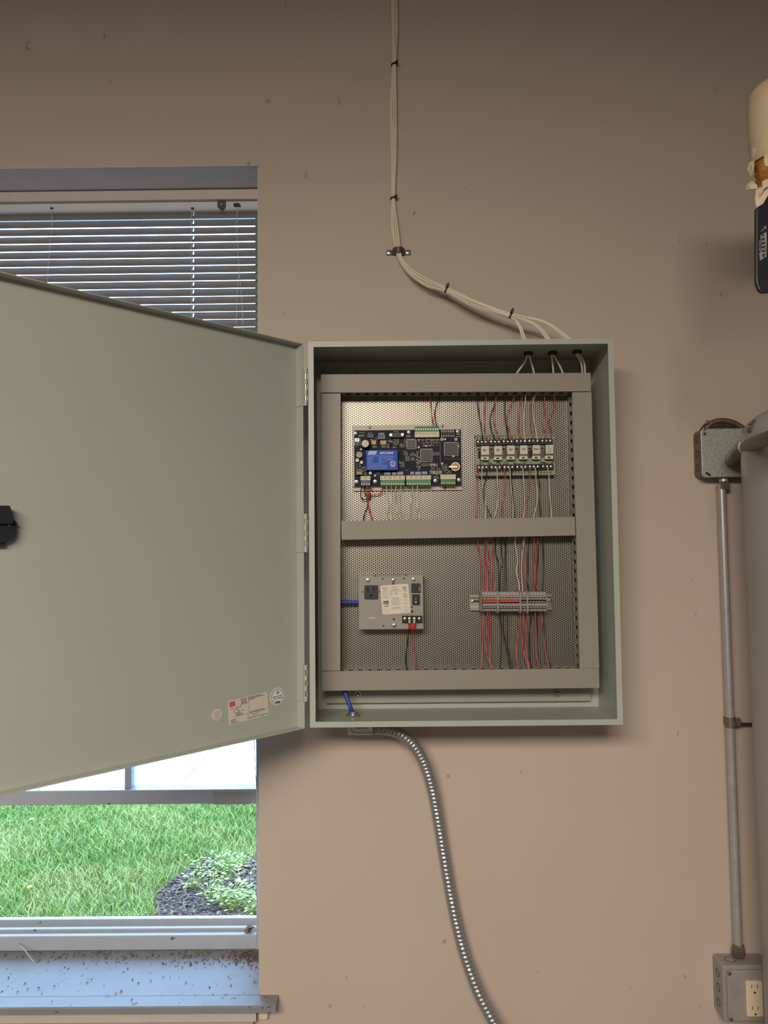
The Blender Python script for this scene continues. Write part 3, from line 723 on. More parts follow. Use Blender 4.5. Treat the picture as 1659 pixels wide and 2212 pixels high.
for (x0, y0, x1, y1, n) in ((605, 285, 720, 335, 40), (960, 280, 1240, 305, 110), (960, 310, 1245, 380, 70), (945, 440, 990, 600, 46), (780, 440, 830, 500, 22), (870, 470, 935, 560, 30), (1115, 600, 1215, 635, 70), (1115, 690, 1275, 735, 130), (1260, 600, 1350, 700, 34), (725, 560, 750, 650, 16), (790, 285, 820, 400, 20), (1470, 340, 1500, 460, 14), (560, 300, 600, 400, 22), (255, 640, 300, 740, 20), (380, 700, 480, 745, 16), (1155, 755, 1225, 790, 12), (160, 590, 280, 660, 18), (1300, 690, 1400, 730, 18), (350, 270, 450, 305, 24), (650, 330, 720, 395, 20), (945, 600, 1000, 690, 22)):
    for i in range(n):
        x, y = rr2.uniform(x0, x1), rr2.uniform(y0, y1); w, h = rr2.choice(((5, 3), (3, 5), (6, 4), (4, 7)))
        cb(b, x-w, y-h, x+w, y+h, YPC-rr2.uniform(.0005, .0012), YPC-.0001)
o = b.build('small_components', island('smd_tones', [(196, 190, 176), (60, 54, 48), (150, 128, 92), (206, 204, 198), (40, 38, 38)], .5), ctl); o['kind'] = 'stuff'
for i in range(8):
    x = 1268+i*22
    rs_ = comp('resistor', x-6, 196, x+6, 236, .003, M('resistor_brown', (104, 84, 46), .5), .0004); comp('lead', x-2, 172, x+2, 256, .0012, m_tin, 0, rs_)
b = MB()
for i in range(14): cb(b, 1300+i*14.5, 528, 1307+i*14.5, 562, YPC-.004, YPC-.0001)
b.build('pin_header', m_black, ctl)
cc = rnd_comp('coin_cell', 1445, 640, 58, .006, M('cell_brass', (170, 140, 98), .25, .9), M('cell_top', (150, 118, 82), .2, 1.0), seg=28)
c = kp(1445, 640, YPC-.0065); MB().ring(Vector((wl(cc).x, YPC-.0063, wl(cc).z)), X_, Z_, NR, 49*s1, 57*s1, 0, .0006, 28).build('cell_rim', M('rim_steel', (190, 176, 148), .25, 1.0), cc)
comp('cell_clip', 1362, 630, 1470, 652, .0075, M('clip_steel', (206, 190, 160), .25, 1.0), .0003, cc)
for x, y, r in ((165, 213, 25), (848, 200, 25), (1475, 190, 25), (178, 835, 27), (417, 830, 27), (1188, 820, 27), (1490, 810, 27), (186, 293, 20)):
    P = kp(x, y, YPC); screw_on(Vector((P.x, YPC, P.z)), r*s1, ctl, M('pale_screw', (200, 194, 182), .35, .7))
for x, y in ((1272, 290), (1450, 290)): MB().ring(kp(x, y, YPC), X_, Z_, NR, 9*s1, 19*s1, 0, .0008, 16).build('plated_hole', m_wp, ctl)
for x, y in ((345, 137), (1275, 121), (360, 930), (1305, 915)): screw_on(kp(x, y, YBP), 21*s1, ctl, M('panel_screw', (140, 134, 122), .4, .8))
# plug-in terminal connectors
m_grn = M('connector_green', (44, 116, 58), .4); m_lbl = M('connector_label', (212, 204, 178), .5); m_bl2 = M('connector_blue', (30, 58, 116), .4)
def connector(x0, x1, ly0, ly1, gy0, gy1, n, mat, marks=2, par=ctl):
    b = MB(); cb(b, x0, gy0, x1, gy1, YPC-.013, YPC-.0001); g_ = b.build('terminal_connector', mat, par, .0006)
    b = MB(); cb(b, x0-2, ly0, x1+2, ly1, YPC-.0125, YPC-.0001); l_ = b.build('connector_label', m_lbl, g_, .0003)
    b = MB()
    for i in range(n):
        xx = x0+(i+.5)*(x1-x0)/n
        if marks == 1 or i in (0, n-1): cb(b, xx-4, ly0+14, xx+4, ly0+34, YPC-.0127, YPC-.0124)
        elif i % 2: kbars(b, xx-6, xx+(x1-x0)/n+6, ly0+10, 9, YPC-.0125, (6, 10), 2); kbars(b, xx-6, xx+(x1-x0)/n+6, ly0+30, 8, YPC-.0125, (8, 14), 3)
    b.build('label_marks', M('label_brown_ink', (150, 110, 84), .6), l_)
    yy = (gy0+gy1)/2+(14 if gy0 > ly0 else 2); b = MB()
    for i in range(n):
        P = kp(x0+(i+.5)*(x1-x0)/n, yy, YPC-.0131)
        sc = MB().lathe([(11*s1, 0), (10*s1, .0006), (5*s1, .0012)], P, X_, Z_, NR, 8).build('clamp_screw', M('bright_screw', (232, 234, 230), .3, .6), g_)
    b = MB()
    for i in range(n):
        xx = x0+(i+.5)*(x1-x0)/n; hh = (x1-x0)/n*.32
        e = (gy1-12, gy1-1) if gy0 > ly0 else (gy0+1, gy0+12)
        cb(b, xx-hh, e[0], xx+hh, e[1], YPC-.0132, YPC-.0129)
    b.build('wire_entry', M('connector_recess', (24, 70, 36), .6) if mat is m_grn else M('connector_recess_blue', (18, 34, 72), .6), g_)
connector(926, 1236, 192, 262, 126, 192, 10, m_grn, 1)
connector(232, 356, 760, 814, 814, 886, 4, m_bl2, 2)
connector(484, 796, 755, 810, 810, 886, 10, m_grn)
connector(815, 1132, 752, 806, 806, 884, 10, m_grn)
connector(1255, 1448, 740, 800, 800, 874, 6, m_grn, 1)

# ============================================================ relay board (pixels of an 8.295x crop at 1020, 920)
def k2(x, y): return 1020+x/8.295, 920+y/8.295
YR = YPF-.020
rb = thing('relay_board', 'green relay board in a snap track with six labelled white relays', 'relay board', at(*k2(770, 520), YPF))
s2 = sz(YR)/8.295
def rbx(mb, x0, y0, x1, y1, Yf, Yb): return pbox(*k2(x0, y0), *k2(x1, y1), Yf, Yb, mb)
m_trk = M('snap_track_grey_green', (142, 146, 128), .5); m_rpc = M('relay_board_green', (142, 150, 124), .5, var=.15, vs=80)
b = MB(); rbx(b, 55, 150, 1475, 172, YR-.003, YPF-.0004); rbx(b, 80, 862, 1485, 886, YR-.003, YPF-.0004); rbx(b, 65, 172, 1480, 862, YPF-.004, YPF-.0004)
b.build('snap_track', m_trk, rb, .0004)
b = MB(); rbx(b, 62, 176, 1478, 860, YR, YR+.0016); b.build('printed_circuit_board', m_rpc, rb)
def rp(x, y, Y): return at(*k2(x, y), Y)
b = MB()
for i in range(24):
    for y in (212+i*-.2, 818): rbx(b, 82+i*57, y, 104+i*57, y+24, YR-.0002, YR+.0004)
b.build('drilled_holes', M('hole_black', (26, 26, 24), .7), rb)
names = ['B1', 'B2', 'B3', 'P3', 'P3A', None]
rx = [(163, 303, 360), (397, 535, 358), (628, 762, 350), (860, 992, 348), (1087, 1218, 343), (1322, 1455, 338)]
sx = [(160, 298, 555), (390, 530, 555), (620, 760, 547), (848, 990, 542), (1078, 1218, 540), (1308, 1450, 537)]
m_rel = M('relay_white', (206, 198, 180), .4); m_clear = M('relay_case_smoke', (112, 106, 88), .35)
for i in range(6):
    x0, x1, y0 = rx[i]
    b = MB(); rbx(b, x0-14, y0+8, x1+2, y0+205, YR-.012, YR-.0001); rel = b.build('relay', m_clear, rb, .0005)
    b = MB(); rbx(b, x0, y0, x1, y0+160, YR-.0165, YR-.012); cap = b.build('relay_label', m_rel, rel, .0005)
    if names[i]: text(names[i], 52*s2, rp((x0+x1)/2-2, y0+76, YR-.0167), m_ink, cap, name='label_text', bold=.015, fit=(54 if i < 4 else 86)*s2)
    else:
        # two upright lines of unreadable small print
        b = MB(); rr = random.Random(4)
        for xx, ya, yb in ((1372, 352, 480), (1402, 400, 485)):
            y = ya
            while y < yb:
                h = rr.uniform(6, 14); rbx(b, xx-5, y, xx+5, min(y+h, yb), YR-.0168, YR-.0164); y += h+rr.choice((4, 5, 14))
        b.build('label_text', m_ink, cap)
    x0, x1, y0 = sx[i]
    b = MB(); rbx(b, x0, y0, x1, y0+54, YR-.0145, YR-.0001); sw = b.build('override_switch', M('switch_ivory', (226, 216, 190), .4), rel, .0004)
    xm = (x0+x1)/2; b = MB(); rbx(b, xm-32, y0+14, xm+30, y0+40, YR-.0148, YR-.0144); b.build('switch_slot', m_black, sw)
    lx, ly = ((117, 415), (342, 413), (573, 410), (803, 403), (1033, 398), (1260, 395))[i]
    P = rp(lx, ly, YR-.005); P = Vector((P.x, YR, P.z)); MB().lathe([(19*s2, -.0001), (19*s2, .004), (14*s2, .0055), (5*s2, .0064)], P, X_, Z_, NR, 12).build('indicator_lamp', M('dull_red_lens', (128, 44, 38), .3), rel)
    b = MB(); P0_, P1_ = rp(lx+5, ly+40, YR-.003), rp(lx+5, ly+160, YR-.003); MB().cyl(P0_, P1_, (17 if i != 4 else 26)*s2, 10).build('diode' if i != 4 else 'capacitor', m_black if i in (0, 4) else M('diode_grey', (96, 90, 80), .5), rel)
top = [(115, 182, 247, 290), (347, 417, 487, 286), (575, 645, 715, 280), (810, 880, 950, 276), (1033, 1105, 1178, 272), (1265, 1337, 1405, 270)]
bot = [(128, 195, 262, 748), (357, 427, 497, 746), (590, 655, 728, 742), (818, 890, 958, 738), (1043, 1112, 1182, 733), (1277, 1350, 1418, 728)]
for row, dn, up in ((top, 56, 42), (bot, 46, 52)):
    for a, b_, c_, y in row:
        b = MB(); rbx(b, a-42, y-up, c_+36, y+dn, YR-.009, YR-.0001)
        for xx in ((a+b_)/2, (b_+c_)/2, a-40, c_+34): rbx(b, xx-4, y-up, xx+4, y+dn, YR-.0125, YR-.009)
        tb = b.build('terminal_block', m_black, rb, .0003)
        for xx in (a, b_, c_): screw_on(rp(xx, y, YR-.0091), 27*s2, tb, M('terminal_screw', (214, 212, 204), .25, 1.0), h=.0024)
jl = [((140, 590), (150, 650), (135, 690), 1), ((185, 600), (165, 650), (140, 690), 0), ((290, 720), (292, 665), (360, 660), 1), ((320, 650), (400, 665), (440, 640), 0), ((430, 620), (480, 660), (512, 690), 1), ((560, 690), (590, 650), (640, 680), 1), ((760, 720), (750, 660), (790, 690), 1), ((780, 650), (850, 655), (870, 640), 0), ((900, 690), (940, 660), (980, 690), 1), ((1200, 700), (1240, 650), (1310, 660), 1), ((1240, 640), (1300, 635), (1340, 650), 0), ((1420, 690), (1440, 640), (1465, 590), 1)]
for a, b_, c_, k in jl: MB().tube(spline([rp(*a, YR-.006), rp(*b_, YR-.011), rp(*c_, YR-.006)], 5), .0007, 6).build('jumper_wire', m_blk if k else m_wht, rb)

# ============================================================ power supply (pixels of a 7.54x crop at 730, 1210)
def k3(x, y): return 730+x/7.54, 1210+y/7.54
YS = YPF-.046
ps = thing('power_supply', 'grey steel power supply box with black outlet and cream label', 'power supply', at(*k3(870, 690), YPF))
s3 = sz(YS)/7.54
def p3(x, y, Y=YS): return at(*k3(x, y), Y)
def pb3(mb, x0, y0, x1, y1, Yf, Yb): return pbox(*k3(x0, y0), *k3(x1, y1), Yf, Yb, mb)
b = MB(); pb3(b, 336, 240, 1392, 1128, YS, YPF-.0005); b.build('case', M('supply_grey_paint', (150, 144, 136), .42, var=.03, vs=40, bump=.06, bs=900), ps, .0012)
for x, y, r in ((487, 328, 36), (900, 325, 30), (1230, 316, 32), (915, 1062, 39)): screw_on(p3(x, y), r*s3, ps, M('zinc_screw', (196, 196, 188), .3, .9), h=.003)
for x, y, r in ((728, 305, 15), (1077, 298, 14), (903, 380, 20), (403, 520, 12), (678, 515, 12), (605, 256, 13), (1110, 247, 12), (740, 1073, 15), (912, 965, 18), (1207, 835, 22)):
    P = p3(x, y); MB().lathe([(r*s3, 0), (r*s3, .0002)], P, X_, Z_, NR, 14).build('punched_hole', m_black, ps)
P = p3(1203, 765); MB().lathe([(17*s3, 0), (14*s3, .0016), (6*s3, .0022)], P, X_, Z_, NR, 14).build('indicator_lamp', M('dark_red_lens', (104, 48, 40), .3), ps)
def face_prism(poly3, name, mat, par, th, n0=0.0, bev=0, Y=YS):
    pts = [p3(x, y, Y) for x, y in poly3]; o = pts[0]
    return MB().prism([(q.x-o.x, q.z-o.z) for q in pts], o, X_, Z_, NR, n0, th).build(name, mat, par, bev)
def rpoly(x0, y0, x1, y1, r): return rrect(x1-x0, y1-y0, r, 4, (x0+x1)/2, (y0+y1)/2)
ou = face_prism(rpoly(430, 408, 655, 636, 22), 'outlet', M('outlet_black', (34, 34, 34), .45), ps, .0025, 0, .0004)
m_slot = M('slot_black', (8, 8, 8), .8)
for q in ((476, 446, 500, 506), (576, 440, 600, 496), (524, 556, 562, 590)): face_prism(rpoly(*q, 4), 'outlet_slot', m_slot, ou, .0027, .0025)
lab = face_prism([(700, 415), (1128, 383), (1144, 392), (1187, 842), (1172, 858), (742, 888), (724, 874), (688, 432)], 'rating_label', m_cream, ps, .0003)
LQ3 = ((688, 422), (1142, 385), (1187, 856), (725, 888))
def q3(u, v): return lerp4(LQ3, u, v)
def lbar(mb, u0, v0, u1, v1):
    pts = [p3(*q3(*c)) for c in ((u0, v0), (u1, v0), (u1, v1), (u0, v1))]; o = pts[0]
    mb.prism([(q.x-o.x, q.z-o.z) for q in pts], o, X_, Z_, NR, .0003, .00045)
fp, fk = MB(), MB(); rr = random.Random(12)
def lbars(mb, u0, u1, v, h=.014):
    u = u0
    while u < u1-.005:
        w = rr.uniform(.012, .04); lbar(mb, u, v, min(u1, u+w), v+h*.75); u += w+.008
for u0, u1, v in ((.06, .26, .08), (.1, .2, .12), (.4, .6, .07), (.80, .92, .09), (.79, .92, .12), (.80, .92, .32), (.4, .62, .45), (.36, .64, .78), (.8, .9, .67)): lbars(fk, u0, u1, v, .02)
for u0, u1, v in ((.38, .58, .13), (.36, .66, .16), (.34, .68, .19), (.3, .72, .22), (.08, .24, .36), (.07, .26, .39), (.08, .25, .42), (.38, .66, .49), (.36, .66, .53), (.34, .66, .57), (.37, .62, .6), (.35, .68, .64), (.36, .66, .67), (.4, .62, .7), (.3, .68, .82), (.1, .22, .84), (.08, .26, .92), (.78, .92, .53), (.8, .88, .57), (.78, .94, .86), (.76, .96, .92), (.76, .97, .79)): lbars(fp, u0, u1, v)
lbar(fk, .085, .55, .25, .572); lbar(fk, .085, .70, .25, .722)
fp.build('fine_print', m_grey_ink, lab); fk.build('bold_print', M('bold_ink', (70, 62, 56), .6), lab)
tl = math.radians(4.6); TA = (X_*math.cos(tl)+Z_*math.sin(tl)); TB = (Z_*math.cos(tl)-X_*math.sin(tl))
text('RIB', 78*s3, p3(783, 695), M('bold_ink', (70, 62, 56), .6), lab, TA, TB, depth=.0005, fit=84*s3, bold=.035)
text('CE', 46*s3, p3(945, 546), M('bold_ink', (70, 62, 56), .6), lab, TA, TB, depth=.0005, fit=46*s3)
for x, y, w, m_ in ((769, 529, 30, M('brown_ink', (150, 116, 100), .6)), (1088, 478, 25, M('bold_ink', (70, 62, 56), .6)), (1098, 586, 25, M('bold_ink', (70, 62, 56), .6))):
    c = p3(x, y); b = MB(); w *= s3; e = 5*s3
    for a0, a1, c0, c1 in ((-w, w, w-e, w), (-w, w, -w, -w+e), (-w, -w+e, -w, w), (w-e, w, -w, w)): b.obox(c, TA, TB, NR, a0, a1, c0, c1, .0003, .0005)
    b.obox(c, TA, TB, NR, -e*1.8, -e*.8, 0, w*.4, .0003, .0005).obox(c, TA, TB, NR, e*.8, e*1.8, 0, w*.4, .0003, .0005).obox(c, TA, TB, NR, -e*.6, e*.6, -w*.5, -w*.25, .0003, .0005)
    b.build('outlet_icon', m_, lab)
MB().ring(p3(862, 550), X_, Z_, NR, 17*s3, 22*s3, .0003, .0005, 14).build('approval_mark', m_grey_ink, lab)
br = face_prism(rpoly(1194, 378, 1342, 527, 4), 'breaker', m_black, ps, .004, 0, .0003)
P = p3(1262, 436, YS-.004); MB().lathe([(30*s3, 0), (30*s3, .003), (26*s3, .0036)], P, X_, Z_, NR, 18).build('breaker_button', M('button_black', (40, 40, 40), .5), br)
b = MB()
for yy in (430, 452, 466, 480, 492): pb3(b, 1322, yy, 1330, yy+9, YS-.0043, YS-.0039)
b.build('breaker_marks', m_wp, br)
sw = face_prism(rpoly(1208, 556, 1331, 726, 5), 'rocker_switch', m_black, ps, .0045, 0, .0003)
face_prism(rpoly(1228, 578, 1312, 706, 4), 'rocker', M('rocker_black', (30, 30, 31), .35), sw, .0058, .0045, .0003, YS)
b = MB(); pb3(b, 1266, 612, 1272, 642, YS-.0062, YS-.0057); b.build('on_mark', m_wp, sw)
MB().ring(p3(1270, 682, YS-.0058), X_, Z_, NR, 8*s3, 14*s3, 0, .0004, 14).build('off_mark', m_wp, sw)
b = MB(); pb3(b, 1052, 908, 1370, 1018, YS-.006, YS+.0001)
for xx in (1052, 1128, 1206, 1284, 1362): pb3(b, xx-5, 902, xx+7, 1024, YS-.011, YS-.006)
tb = b.build('terminal_block', m_black, ps, .0003)
for xx in (1090, 1166, 1246, 1326): screw_on(p3(xx, 958, YS-.0061), 30*s3, tb, M('terminal_screw', (214, 212, 204), .25, 1.0), h=.003)
fp = MB(); rr = random.Random(1)
x = 496
while x < 604: w = rr.uniform(6, 14); pb3(fp, x, 936, min(x+w, 606), 949, YS-.0003, YS+.0001); x += w+4
fp.build('painted_marks', m_wp, ps)
fp = MB(); x = 478
while x < 580: w = rr.uniform(6, 14); pb3(fp, x, 686, min(x+w, 582), 697, YS-.0003, YS+.0001); x += w+4
fp.build('faint_marks', M('faint_print', (166, 150, 140), .5), ps)
fp = MB(); pb3(fp, 612, 262, 1030, 266, YS-.0003, YS+.0001); pb3(fp, 600, 236, 1115, 240, YS-.0002, YS+.0003); fp.build('seam', M('seam_dark', (84, 80, 76), .6), ps)

# ============================================================ terminal strip on its rail (6.144x crop at 990, 1140)
def k4(x, y): return 990+x/6.144, 1140+y/6.144
YT = YPF-.046
ts = thing('terminal_strip', 'metal mounting rail carrying twenty grey terminal blocks with red jumpers', 'terminal strip', at(*k4(700, 990), YPF))
s4 = sz(YT)/6.144
def p4(x, y, Y=YT): return at(*k4(x, y), Y)
def pb4(mb, x0, y0, x1, y1, Yf, Yb): return pbox(*k4(x0, y0), *k4(x1, y1), Yf, Yb, mb)
m_rail = M('rail_zinc', (186, 184, 168), .3, .9)
ra, rb_, rc, rd = rect(*k4(155, 884), *k4(1245, 1096), YPF-.009)
zm0, zm1 = rect(*k4(155, 916), *k4(1245, 1058), YPF-.004)[2:]
MB().box(ra, rb_, YPF-.009, YPF-.0075, zm1-.001, rd).box(ra, rb_, YPF-.009, YPF-.0075, rc, zm0+.001).box(ra, rb_, YPF-.002, YPF-.0006, zm0, zm1).box(ra, rb_, YPF-.009, YPF-.0006, zm0, zm0+.0012).box(ra, rb_, YPF-.009, YPF-.0006, zm1-.0012, zm1).build('mounting_rail', m_rail, ts, .0003)
b = MB(); pb4(b, 200, 962, 282, 990, YPF-.0022, YPF-.0019); b.build('rail_slot', m_black, ts)
P = at(*k4(190, 978), YPF-.002); screw_on(P, .0035, ts)
P = at(*k4(1212, 968), YPF-.002); screw_on(P, .0035, ts)
m_tb = M('terminal_grey', (152, 146, 138), .5); m_hole = M('hole_dark', (18, 17, 16), .8)
hx = [340, 380, 420, 460, 500, 557, 597, 637, 677, 718, 758, 798, 850, 893, 947, 990, 1031, 1072, 1113, 1154]
pr0 = None
def block(xc):
    P = p4(xc, 985); w = 18.6*s4
    blk = MB()
    # stepped side profile in (outwards, up), extruded along the rail
    H = 126*s4; prof = [(0.008, -H*.98), (.026, -H*1.05), (.036, -H*1.0), (.0375, -H*.62), (.0455, -H*.62), (.0455, -H*.16), (.034, -H*.14), (.034, H*.22), (.0455, H*.24), (.0455, H*.66), (.0375, H*.68), (.036, H*1.02), (.026, H*1.05), (.008, H*1.0)]
    o = Vector((P.x, YPF, P.z)); blk.prism(prof, o, NR, Z_, X_, -w, w)
    return blk, P
for i, x in enumerate(hx):
    if pr0 is None:
        blk, P = block(x); pr0 = blk.build('terminal_block', m_tb, ts, .0003); base = wl(pr0).copy(); PX = P
        subs = []
        for dz, dep, r in ((56*s4, .0455, 11*s4), (-60*s4, .0455, 11*s4)):
            c = Vector((P.x, YPF-dep, P.z+dz)); subs.append(MB().lathe([(r, -.0002), (r, .0002)], c, X_, Z_, NR, 12).build('screw_hole', m_hole, pr0))
        for dz in (16*s4, -10*s4):
            c = Vector((P.x, YPF-.034, P.z+dz-2*s4)); subs.append(MB().obox(c, X_, Z_, NR, -12*s4, 12*s4, -8*s4, 8*s4, -.0002, .0002).build('jumper_slot', m_hole, pr0))
        offs = [wl(q)-base for q in subs]
    else:
        P = p4(x, 985); np_ = base+Vector((P.x-PX.x, 0, P.z-PX.z)); nb = clone(pr0, np_, ts)
        for q, of in zip(subs, offs): clone(q, np_+of, nb)
for x in (305, 526, 824, 918, 1177):
    P = p4(x, 988); H = (150 if x not in (305, 1177) else 132)*s4; w = (9 if x not in (305, 1177) else 5)*s4
    MB().prism([(.003, -H), (.044, -H), (.0475, -H*.8), (.0475, H*.8), (.044, H*.98), (.003, H*.98)], Vector((P.x, YPF, P.z)), NR, Z_, X_, -w, w).build('partition_plate', M('partition_grey', (146, 140, 132), .5), ts, .0003)
m_j = M('jumper_red', (200, 62, 60), .4)
for x0, x1, y0, y1 in ((316, 516, 962, 992), (544, 816, 958, 988)):
    b = MB(); pb4(b, x0, y0, x1, y1, YPF-.043, YPF-.0342); b.build('jumper_bar', m_j, ts, .0004)

# ============================================================ wires inside the cabinet
def wire(pts, tf, col, label, group, Ys, r=.00108, name=None, par=None):
    mat, nm = {'r': (m_red, 'red_wire'), 'k': (m_blk, 'black_wire'), 'w': (m_wht, 'white_wire')}[col]
    n = len(pts); P = []
    for i, q in enumerate(pts):
        t_ = i/(n-1); y = Ys(t_) if callable(Ys) else Ys
        P.append(at(*tf(*q), y))
    if col == 'w': r *= .88
    o = MB().tube(spline(P, 6), r, 7).build(name or nm, mat)
    return tag(o, label, 'wire', group)
def c2(x, y): return 1000+x/6.38, 840+y/6.38
cn = {'r': 'red', 'k': 'black', 'w': 'white'}
yt = lambda a, m_, b_: (lambda t_: (a+(m_-a)*min(1, t_*3)) if t_ < .6 else (m_+(b_-m_)*((t_-.6)/.4)**1.5))
UP = [('k', [(205, 70), (205, 190), (235, 420), (262, 560), (268, 722)]), ('r', [(322, 70), (312, 180), (298, 350), (300, 520), (318, 640), (315, 722)]), ('k', [(462, 70), (445, 200), (392, 330), (374, 420), (392, 560), (448, 722)]),
      ('r', [(462, 90), (445, 210), (428, 350), (437, 480), (475, 620), (500, 722)]), ('k', [(590, 70), (580, 220), (585, 420), (610, 560), (622, 722)]), ('r', [(725, 75), (655, 240), (605, 390), (630, 540), (680, 722)]),
      ('r', [(830, 75), (790, 240), (768, 480), (775, 600), (802, 722)]), ('w', [(868, 70), (850, 250), (832, 420), (835, 540), (862, 722)]), ('r', [(972, 80), (930, 250), (932, 430), (958, 600), (972, 722)]),
      ('w', [(1002, 70), (960, 230), (975, 420), (1000, 550), (1032, 722)]), ('r', [(1122, 75), (1130, 300), (1112, 470), (1130, 600), (1150, 722)]), ('r', [(1255, 75), (1266, 220), (1215, 350), (1183, 450), (1215, 560), (1212, 722)])]
RU = ['B1', 'B1', 'B2', 'B2', 'B3', 'B3', 'P3', 'P3', 'P3A', 'P3A', 0, 1]
for (c, pts), rn in zip(UP, RU): wire(pts, c2, c, ('%s wire from the top duct to the relay labelled %s' % (cn[c], rn)) if isinstance(rn, str) else ('straight red wire from the top duct to the relay with upright lettering', 'kinked red wire from the top duct to the relay with upright lettering')[rn], 'wires above the relay board', yt(YPF-.026, YPF-.012, YR-.0115))
DNW = [('r', [(215, 1085), (200, 1300), (205, 1500), (190, 1800)]), ('w', [(262, 1085), (262, 1250), (290, 1450), (315, 1640), (305, 1800)]), ('k', [(320, 1085), (325, 1220), (285, 1360), (300, 1550), (350, 1680), (408, 1800)]), ('w', [(468, 1085), (475, 1280), (485, 1450), (470, 1620), (426, 1800)]),
       ('r', [(570, 1085), (585, 1300), (575, 1440), (540, 1590), (545, 1690), (572, 1800)]), ('w', [(645, 1085), (655, 1250), (675, 1450), (695, 1620), (690, 1800)]), ('k', [(676, 1085), (668, 1250), (682, 1420), (702, 1620), (708, 1800)]), ('w', [(825, 1085), (838, 1300), (848, 1500), (848, 1640), (828, 1800)]),
       ('r', [(920, 1085), (918, 1300), (915, 1440), (870, 1570), (850, 1800)]), ('w', [(997, 1085), (1010, 1280), (1025, 1450), (1015, 1600), (962, 1800)]), ('k', [(1034, 1085), (1035, 1200), (1060, 1320), (1055, 1480), (1065, 1640), (1082, 1800)]), ('w', [(1168, 1080), (1190, 1260), (1195, 1450), (1215, 1640), (1222, 1800)])]
RD = ['B1', 'B1', 'B1', 'B2', 'B3', 'B3', 'B3', 'P3', 'P3A', 'P3A', 'P3A', None]
for (c, pts), rn in zip(DNW, RD): wire(pts, c2, c, ('%s wire hanging below relay %s down to the middle duct' % (cn[c], rn)) if rn else 'white wire hanging below the relay with upright lettering', 'wires below the relay board', (lambda t_: YR-.0115+(YPF-.012-YR+.0115)*min(1, t_*2) if t_ < .5 else YPF-.012-.020*(t_-.5)*2))
TU = [('r', [(240, 130), (275, 300), (300, 480), (305, 620), (318, 865)]), ('r', [(360, 120), (355, 350), (350, 600), (368, 700), (372, 865)]), ('r', [(368, 120), (404, 320), (408, 440), (384, 560), (382, 865)]), ('r', [(352, 120), (362, 400), (400, 540), (435, 690), (430, 865)]), ('r', [(497, 120), (465, 280), (462, 560), (488, 865)]),
      ('k', [(482, 120), (500, 350), (530, 470), (540, 700), (545, 865)]), ('k', [(570, 120), (575, 340), (590, 450), (556, 600), (560, 865)]), ('k', [(598, 120), (635, 300), (612, 480), (614, 865)]), ('k', [(642, 120), (628, 350), (632, 560), (646, 865)]),
      ('w', [(764, 115), (752, 200), (775, 340), (786, 450), (770, 590), (800, 720), (815, 865)]), ('w', [(884, 115), (858, 280), (840, 480), (842, 650), (857, 865)]), ('r', [(852, 120), (855, 280), (875, 400), (885, 600), (897, 865)]), ('k', [(942, 120), (925, 350), (925, 560), (912, 700), (945, 865)]),
      ('r', [(1008, 120), (998, 380), (1014, 560), (1003, 865)]), ('k', [(1072, 120), (1052, 450), (1036, 700), (1044, 865)]), ('r', [(1062, 120), (1032, 480), (1022, 680), (1060, 865)]), ('k', [(1120, 115), (1128, 350), (1131, 600), (1118, 865)])]
zone = lambda x: 'short red jumper' if x < 525 else 'long red jumper' if x < 822 else 'unbridged end'
for c, pts in TU: wire(pts, k4, c, '%s wire dropping from the middle duct to the %s of the terminal strip' % (cn[c], zone(pts[-1][0])), '%s wires above the %s' % (cn[c], zone(pts[-1][0])), yt(YPF-.026, YPF-.012, YPF-.028))
TD = [('r', [(330, 1100), (325, 1400), (318, 1600), (305, 1890)]), ('r', [(385, 1100), (400, 1300), (368, 1500), (370, 1640), (400, 1750), (478, 1895)]), ('r', [(418, 1100), (425, 1350), (432, 1500), (415, 1700), (442, 1890)]), ('k', [(545, 1100), (570, 1350), (568, 1700), (545, 1890)]), ('k', [(595, 1100), (605, 1400), (650, 1640), (695, 1890)]), ('k', [(655, 1100), (655, 1400), (655, 1560), (680, 1720), (735, 1895)]),
      ('r', [(832, 1100), (800, 1350), (770, 1600), (792, 1890)]), ('r', [(865, 1100), (865, 1300), (850, 1500), (870, 1650), (942, 1890)]), ('r', [(928, 1100), (890, 1400), (895, 1600), (948, 1890)]), ('k', [(980, 1100), (945, 1400), (950, 1640), (955, 1780), (990, 1890)]), ('r', [(1016, 1100), (1035, 1350), (1038, 1700), (1098, 1890)]), ('k', [(1034, 1100), (1045, 1350), (1045, 1650), (1114, 1890)]), ('r', [(1086, 1100), (1130, 1350), (1150, 1600), (1205, 1880)]), ('k', [(1135, 1100), (1140, 1400), (1165, 1650), (1245, 1890)])]
for c, pts in TD: wire(pts, k4, c, '%s wire leaving the %s of the terminal strip for the bottom duct' % (cn[c], zone(pts[0][0])), '%s wires below the %s' % (cn[c], zone(pts[0][0])), (lambda t_: YPF-.028+.016*min(1, t_*2) if t_ < .5 else YPF-.012-.020*(t_-.5)*2))
ident = lambda x, y: (x, y)
wire([(928.6, 848), (931, 872), (933.5, 900), (937.5, 926)], ident, 'r', 'red wire entering the green connector on top of the controller', None, yt(YPF-.026, YPF-.012, YPC-.012))
wire([(953, 848), (943, 874), (939.5, 893), (942, 912), (944.5, 926)], ident, 'k', 'black wire entering the green connector on top of the controller', None, yt(YPF-.026, YPF-.012, YPC-.012))
